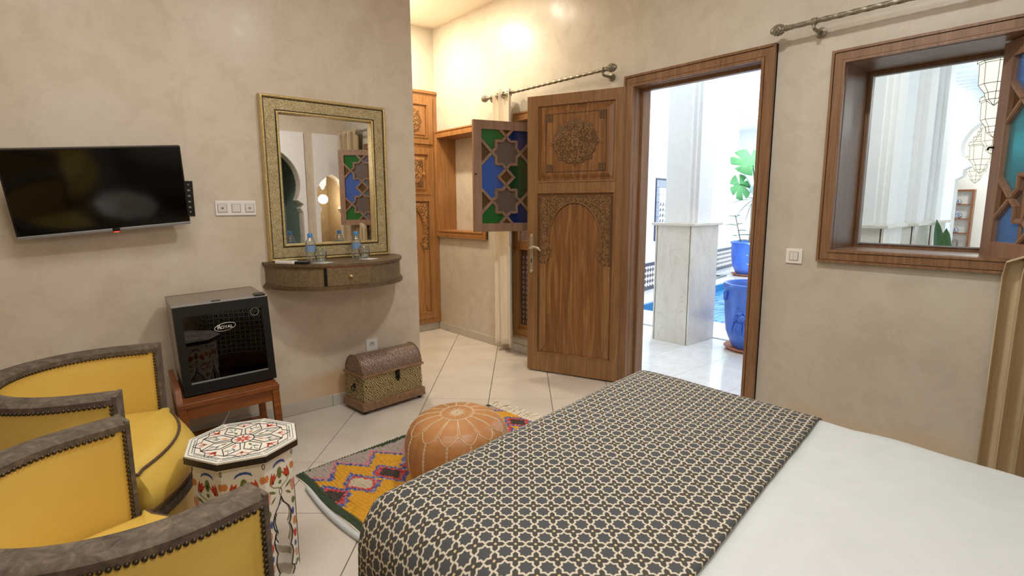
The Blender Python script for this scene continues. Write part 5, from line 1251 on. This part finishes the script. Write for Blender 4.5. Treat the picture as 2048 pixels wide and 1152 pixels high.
# shelf niche with jars
sf = thing('wall_cabinet', 'narrow dark wood shelf unit with jars on the white wall beyond the arch', 'shelf unit', (12.55, 2.47, 0), R90)
SWd, S0, S1 = 0.42, 0.30, 1.56
MB().plate(rect(0, SWd, S0, S1), [rect(0.03, SWd-0.03, S0+0.03, S1-0.03)], -0.16, 0).build('cabinet_frame', 'stand', sf)
box('cabinet_back', 'outwhite', sf, 0.02, SWd-0.02, -0.012, -0.001, S0+0.02, S1-0.02)
sz = [0.53, 0.79, 1.045, 1.30]
for z in sz: box('shelf_board', 'stand', sf, 0.028, SWd-0.028, -0.155, -0.012, z-0.012, z+0.006)
def jar(z, r, h, label):
    j = thing('ceramic_jar', label, 'jar', (12.55-0.085, 2.47-SWd/2, z), 0, 'blue and white jars on the wall shelf')
    MB().lathe([(0.0, 0.0), (r*0.6, 0), (r*0.95, h*0.25), (r, h*0.4), (r*0.8, h*0.62), (r*0.5, h*0.68)], 16).build('jar_body', 'ceramic', j, 50)
    MB().lathe([(r*0.58, h*0.66), (r*0.5, h*0.78), (r*0.2, h*0.86), (r*0.16, h*0.92), (r*0.1, h), (0, h)], 14).build('jar_lid', 'ceramic', j, 50)
jar(sz[3]+0.006, 0.042, 0.10, 'small blue and white lidded jar on the top shelf of the wall unit')
jar(sz[2]+0.006, 0.068, 0.15, 'large round blue and white lidded jar on the second shelf')
jar(sz[1]+0.006, 0.042, 0.11, 'small blue and white lidded jar on the third shelf')
j = thing('glass_jar', 'pale glass jar on the lowest visible shelf of the wall unit', 'jar', (12.55-0.085, 2.47-SWd/2, sz[0]+0.006), 0)
MB().lathe([(0.0, 0.0), (0.05, 0), (0.055, 0.03), (0.05, 0.09), (0.035, 0.10)], 14).build('jar_body', 'silver', j, 50); MB().lathe([(0.042, 0.10), (0.042, 0.12), (0.0, 0.124)], 14).build('jar_lid', 'grey', j, 50)
# lanterns
def lantern(loc, sc_, label, ztop):
    l = thing('pendant_lantern', label, 'lantern', loc, 0.2, 'lit glass lanterns in the gallery')
    pr = [(0.030, 0.30), (0.050, 0.275), (0.052, 0.245), (0.078, 0.225), (0.080, 0.195), (0.108, 0.175), (0.112, 0.145), (0.098, 0.135), (0.092, 0.0), (0.055, -0.055), (0.045, -0.10), (0.0, -0.14)]
    pr = [(r*sc_, z*sc_) for r, z in pr]
    MB().lathe(pr, 8, caps=True).build('lantern_glass', 'lantern', l)
    w_ = MB()
    for k in range(8):
        a = 2*PI*k/8; w_.tube([((r+0.001)*math.cos(a), (r+0.001)*math.sin(a), z) for r, z in pr], 0.0023*sc_, 4)
    for r, z in pr[:-1]: w_.tube([((r+0.001)*math.cos(2*PI*k/8), (r+0.001)*math.sin(2*PI*k/8), z) for k in range(8)], 0.0023*sc_, 4, True)
    w_.build('wire_frame', 'black_iron', l)
    MB().tube([(0, 0, 0.29*sc_), (0, 0, ztop-loc[2])], 0.004, 5).build('chain', 'black_iron', l)
lantern((4.7, 0.735, 2.06), 0.95, 'nearest and largest lit glass lantern in the gallery', 2.70)
lantern((5.8, 0.885, 1.965), 1.0, 'second lit glass lantern hanging in the gallery', 2.70)
lantern((7.2, 1.105, 1.92), 0.9, 'third lit glass lantern hanging just before the arch', 2.70)
lantern((11.0, 1.79, 1.98), 1.5, 'large lit lantern hanging in the room beyond the arch', 2.78)
lantern((11.6, 1.93, 1.83), 1.35, 'lowest lit lantern hanging in the room beyond the arch', 2.78)
# planters
def planter(name, loc, r, h, label, plants, mask=False):
    p = thing(name, label, 'potted plant', loc, 0)
    prf = [(0.0, 0.025), (r*0.62, 0.02), (r*0.70, h*0.08), (r*0.88, h*0.28), (r*0.95, h*0.6), (r*0.955, h*0.9), (r, h*0.925), (r*1.03, h*0.955), (r*1.0, h*0.985), (r*0.93, h*0.985), (r*0.88, h*0.95), (r*0.85, h*0.86), (0.0, h*0.86)]
    b = MB().lathe(prf, 40, caps=False).build('pot', 'blue_glaze', p, 50)
    if mask:
        rl = MB(); a0 = math.radians(185); 
        def ps(da_, z): a = a0+da_; return ((r*0.955)*math.cos(a), (r*0.955)*math.sin(a), z)
        for sg in (-1, 1):
            for k in range(5): rl.tube([ps(sg*(0.10+0.03*k), h*0.66-0.02*k), ps(sg*(0.22+0.05*k), h*0.68-0.04*k), ps(sg*(0.30+0.03*k), h*0.60-0.05*k), ps(sg*(0.22+0.03*k), h*0.50-0.035*k)], [0.004, 0.009, 0.008, 0.003], 5)
            for k in range(5): rl.tube([ps(sg*(0.04+0.05*k), h*0.45), ps(sg*(0.06+0.06*k), h*0.36), ps(sg*(0.03+0.05*k), h*0.28)], [0.007, 0.009, 0.003], 5)
            rl.ball(ps(sg*0.10, h*0.585), 0.022, 8, 5)
        rl.ball(ps(0, h*0.53), 0.03, 8, 6); rl.build('moulded_mask', 'blue_glaze', p, 60)
        MB().tube([((r*1.0)*math.cos(a0-0.9+t_), (r*1.0)*math.sin(a0-0.9+t_), h*0.86-0.07*math.sin(PI*t_/0.16)) for t_ in [k*0.02 for k in range(9)]], 0.012, 6).build('pot_handle', 'blue_glaze', p, 60)
    MB().lathe([(0.0, 0.001), (r*0.78, 0.0), (r*0.92, 0.03), (r*0.90, 0.034), (r*0.76, 0.018), (0.0, 0.018)], 32, caps=False).build('saucer', 'terra', p, 50)
    MB().lathe([(0.0, h*0.885), (r*0.5, h*0.88), (r*0.85, h*0.865)], 24, caps=False).build('soil', 'soil', p, 50)
    plants(p, h*0.88)
    return p
def leafmesh(base, tip, wd, droop, shape='oval', n=8, th_=0.002):
    b, t_ = Vector(base), Vector(tip); d = t_-b; L = d.length; d.normalize(); sd_ = d.cross(Vector((0, 0, 1)))
    sd_ = sd_.normalized() if sd_.length > 0.05 else Vector((0, 1, 0)); upv = sd_.cross(d); mb = MB(); vs = []
    for k in range(n+1):
        u = k/n; w_ = {'oval': math.sin(PI*u)**0.8, 'heart': (math.sin(PI*min(1, u*0.72+0.28))**0.9 if u < 1 else 0), 'blade': math.sin(PI*min(1, 0.12+u*0.88))**0.6}[shape]*wd/2
        if k == n: w_ = 0.0
        c = b+d*(L*u)-Vector((0, 0, droop*u*u))
        for q in (-1, -0.5, 0, 0.5, 1): vs.append(c+sd_*(w_*q)+upv*(abs(q)*w_*0.25))
    fs = [(k*5+i, k*5+i+1, k*5+5+i+1, k*5+5+i) for k in range(n) for i in range(4)]
    return vs, fs
def leaf(p, base, tip, wd, droop, mat, shape='oval'):
    vs, fs = leafmesh(base, tip, wd, droop, shape); o = MB().add(vs, fs).build('leaf', mat, p, 60); m_ = o.modifiers.new('thickness', 'SOLIDIFY'); m_.thickness = 0.003; return o
def monstera_leaf(p, base, c, ux, uz, L, W, mat):
    """broad split leaf: outline in its own plane with deep notches"""
    out = []
    n = 40
    for k in range(n+1):
        a = -PI*0.92+2*PI*0.92*k/n; rr = (0.62+0.38*math.cos(a/2)**2)
        if k % 6 == 3 and 3 < k < n-3: rr *= 0.55
        out.append((rr*W/2*math.sin(a), rr*L/2*math.cos(a)))
    c, ux, uz = Vector(c), Vector(ux).normalized(), Vector(uz).normalized(); nn = ux.cross(uz)
    mb = MB(); vs = [c+ux*x+uz*z-nn*(0.25*x*x/W+0.2*z*z/L) for x, z in out]
    vs.append(c-nn*0.0); m = len(vs)-1
    mb.add(vs, [(i, i+1, m) for i in range(len(out)-1)]); o = mb.build('leaf', mat, p, 60); m_ = o.modifiers.new('thickness', 'SOLIDIFY'); m_.thickness = 0.004
    MB().tube([base, tuple((Vector(base)+c)/2+Vector((0, 0, 0.05))), tuple(c)], 0.012, 6).build('stem', 'leaf2', p, 60)
def small_plant(p, z):
    MB().tube([(-0.05, 0.03, z-0.01), (-0.04, 0.035, z+0.14), (-0.055, 0.03, z+0.30), (-0.05, 0.05, z+0.42)], 0.006, 6).build('stem', 'stem', p, 60)
    rnd = random.Random(4)
    for k, (dx, dy, dz, s_) in enumerate(((0.02, 0.07, 0.40, 1), (-0.03, -0.06, 0.36, 1), (0.05, -0.09, 0.31, 1.1), (-0.05, 0.02, 0.30, 0.9), (-0.02, -0.05, 0.25, 0.9), (0.0, 0.05, 0.22, 0.7))):
        leaf(p, (-0.05, 0.04, z+dz), (-0.05+dx*0.9, 0.04+dy, z+dz+0.03), 0.055*s_, 0.02, 'leaf')
planter('potted_plant', (4.775, 2.225, 0), 0.27, 0.62, 'large blue glazed pot with a moulded mask and a small seedling near the doorway', small_plant, True)
def big_plant(p, z):
    MB().tube([(0.02, 0.0, z-0.01), (0.04, 0.0, z+0.35), (0.05, 0.02, z+0.7), (0.06, 0.0, z+1.0)], [0.05, 0.045, 0.035, 0.025], 8).build('stem', 'stem', p, 60)
    monstera_leaf(p, (0.06, 0.0, z+0.98), (-0.05, 0.02, z+1.46), (0.55, -0.83, 0.0), (0.15, 0.45, 0.86), 0.72, 0.85, 'leaf')
    monstera_leaf(p, (0.06, 0.0, z+0.95), (-0.05, 0.25, z+1.12), (0.55, -0.83, 0.2), (0.0, -0.25, -0.9), 0.62, 0.42, 'leaf')
    for tip, wd, mat in (((-0.05, 0.20, 1.42), 0.17, 'leafw'), ((-0.1, -0.28, 1.05), 0.22, 'leafw'), ((-0.05, -0.05, 1.18), 0.20, 'leafw'), ((0.0, -0.30, 0.62), 0.22, 'leaf')):
        leaf(p, (0.05, 0.0, z+0.9 if tip[2] > 1.1 else z+0.8), (tip[0], tip[1], z+tip[2]), wd, 0.08, mat)
    for tip in ((0.0, 0.38, 1.05), (0.0, 0.46, 0.86), (0.0, 0.28, 0.66), (0.02, 0.14, 0.52), (0.05, 0.22, 0.98)):
        leaf(p, (0.06, 0.02, z+0.84), (tip[0], tip[1], z+tip[2]), 0.045, 0.10, 'leaf2', 'blade')
    MB().tube([(-0.1, 0.12, z-0.01), (-0.12, 0.18, z+0.25), (-0.12, 0.26, z+0.55)], 0.010, 6).build('stem', 'stem', p, 60)
    for dx, dy, dz in ((0, 0.40, 0.56), (0, 0.16, 0.58), (0, 0.44, 0.40), (0, 0.10, 0.42), (0, 0.30, 0.20), (0, 0.02, 0.30), (0, -0.05, 0.12), (0, -0.1, 0.22)):
        leaf(p, (-0.12, 0.20, z+dz-0.04), (-0.14+dx, dy, z+dz), 0.09, 0.03, 'leaf2')
planter('potted_plant', (9.95, 4.80, 0), 0.34, 0.64, 'bright blue pot with tall broad leaved plant beyond the pool', big_plant)
bs = MB()
tray = thing('serving_tray', 'flat grey tray with a white dish on the deck beyond the pool', 'tray', (9.25, 5.08, 0), 0.19)
MB().box(-0.3, 0.3, -0.12, 0.12, 0, 0.02, c=0.006).build('tray', 'mgrey', tray); MB().lathe([(0.0, 0.02), (0.06, 0.02), (0.10, 0.05), (0.09, 0.05), (0.0, 0.03)], 16, (0.02, 0, 0), caps=False).build('dish', 'sheet', tray, 50)
def palm(p, z):
    for k, (dy, dz, dx) in enumerate(((0.10, 0.62, -0.1), (-0.34, 0.50, 0.0), (-0.22, 0.30, -0.15), (0.16, 0.40, -0.12), (-0.12, 0.12, -0.1), (0.18, 0.22, 0.0), (0.05, 0.55, 0.0))):
        leaf(p, (0, 0.05, z+0.16), (dx, dy, z+0.22+dz), 0.10, 0.10, 'leaf2', 'blade')
    for (dy, dz, dx) in ((-0.10, 0.20, -0.14), (0.14, 0.22, -0.12), (0.05, 0.32, -0.16)): leaf(p, (0, 0.03, z+0.05), (dx, dy, z+dz+0.16), 0.18, 0.12, 'leaf2', 'heart')
    MB().tube([(0, 0, z-0.01), (0, 0, z+0.16)], 0.02, 6).build('stem', 'stem', p)
planter('potted_plant', (5.62, 1.03, 0), 0.15, 0.50, 'potted palm standing beside the third column in the gallery', palm)
# lantern in the recess behind the camera, seen in the mirror
lantern((2.97, YB-0.52, 1.60), 0.55, 'small lit lantern inside the narrow arch opposite the mirror', 2.28)
lamp('recess_lamp', 'POINT', (2.93, YB-0.42, 1.40), 5, (1.0, 0.85, 0.62), 0.06)
lamp('gallery_fill', 'POINT', (3.75, 0.35, 2.35), 28, (1.0, 0.97, 0.94), 0.15)  # added fill set apart from the lanterns, brightens the column faces
lamp('gallery_fill', 'POINT', (7.2, 0.6, 2.3), 40, (1.0, 0.97, 0.93), 0.15)  # second added fill, lifts the far stretch of the gallery
lamp('back_room_lamp', 'POINT', (11.2, 1.5, 2.2), 60, (1.0, 0.93, 0.82), 0.15)
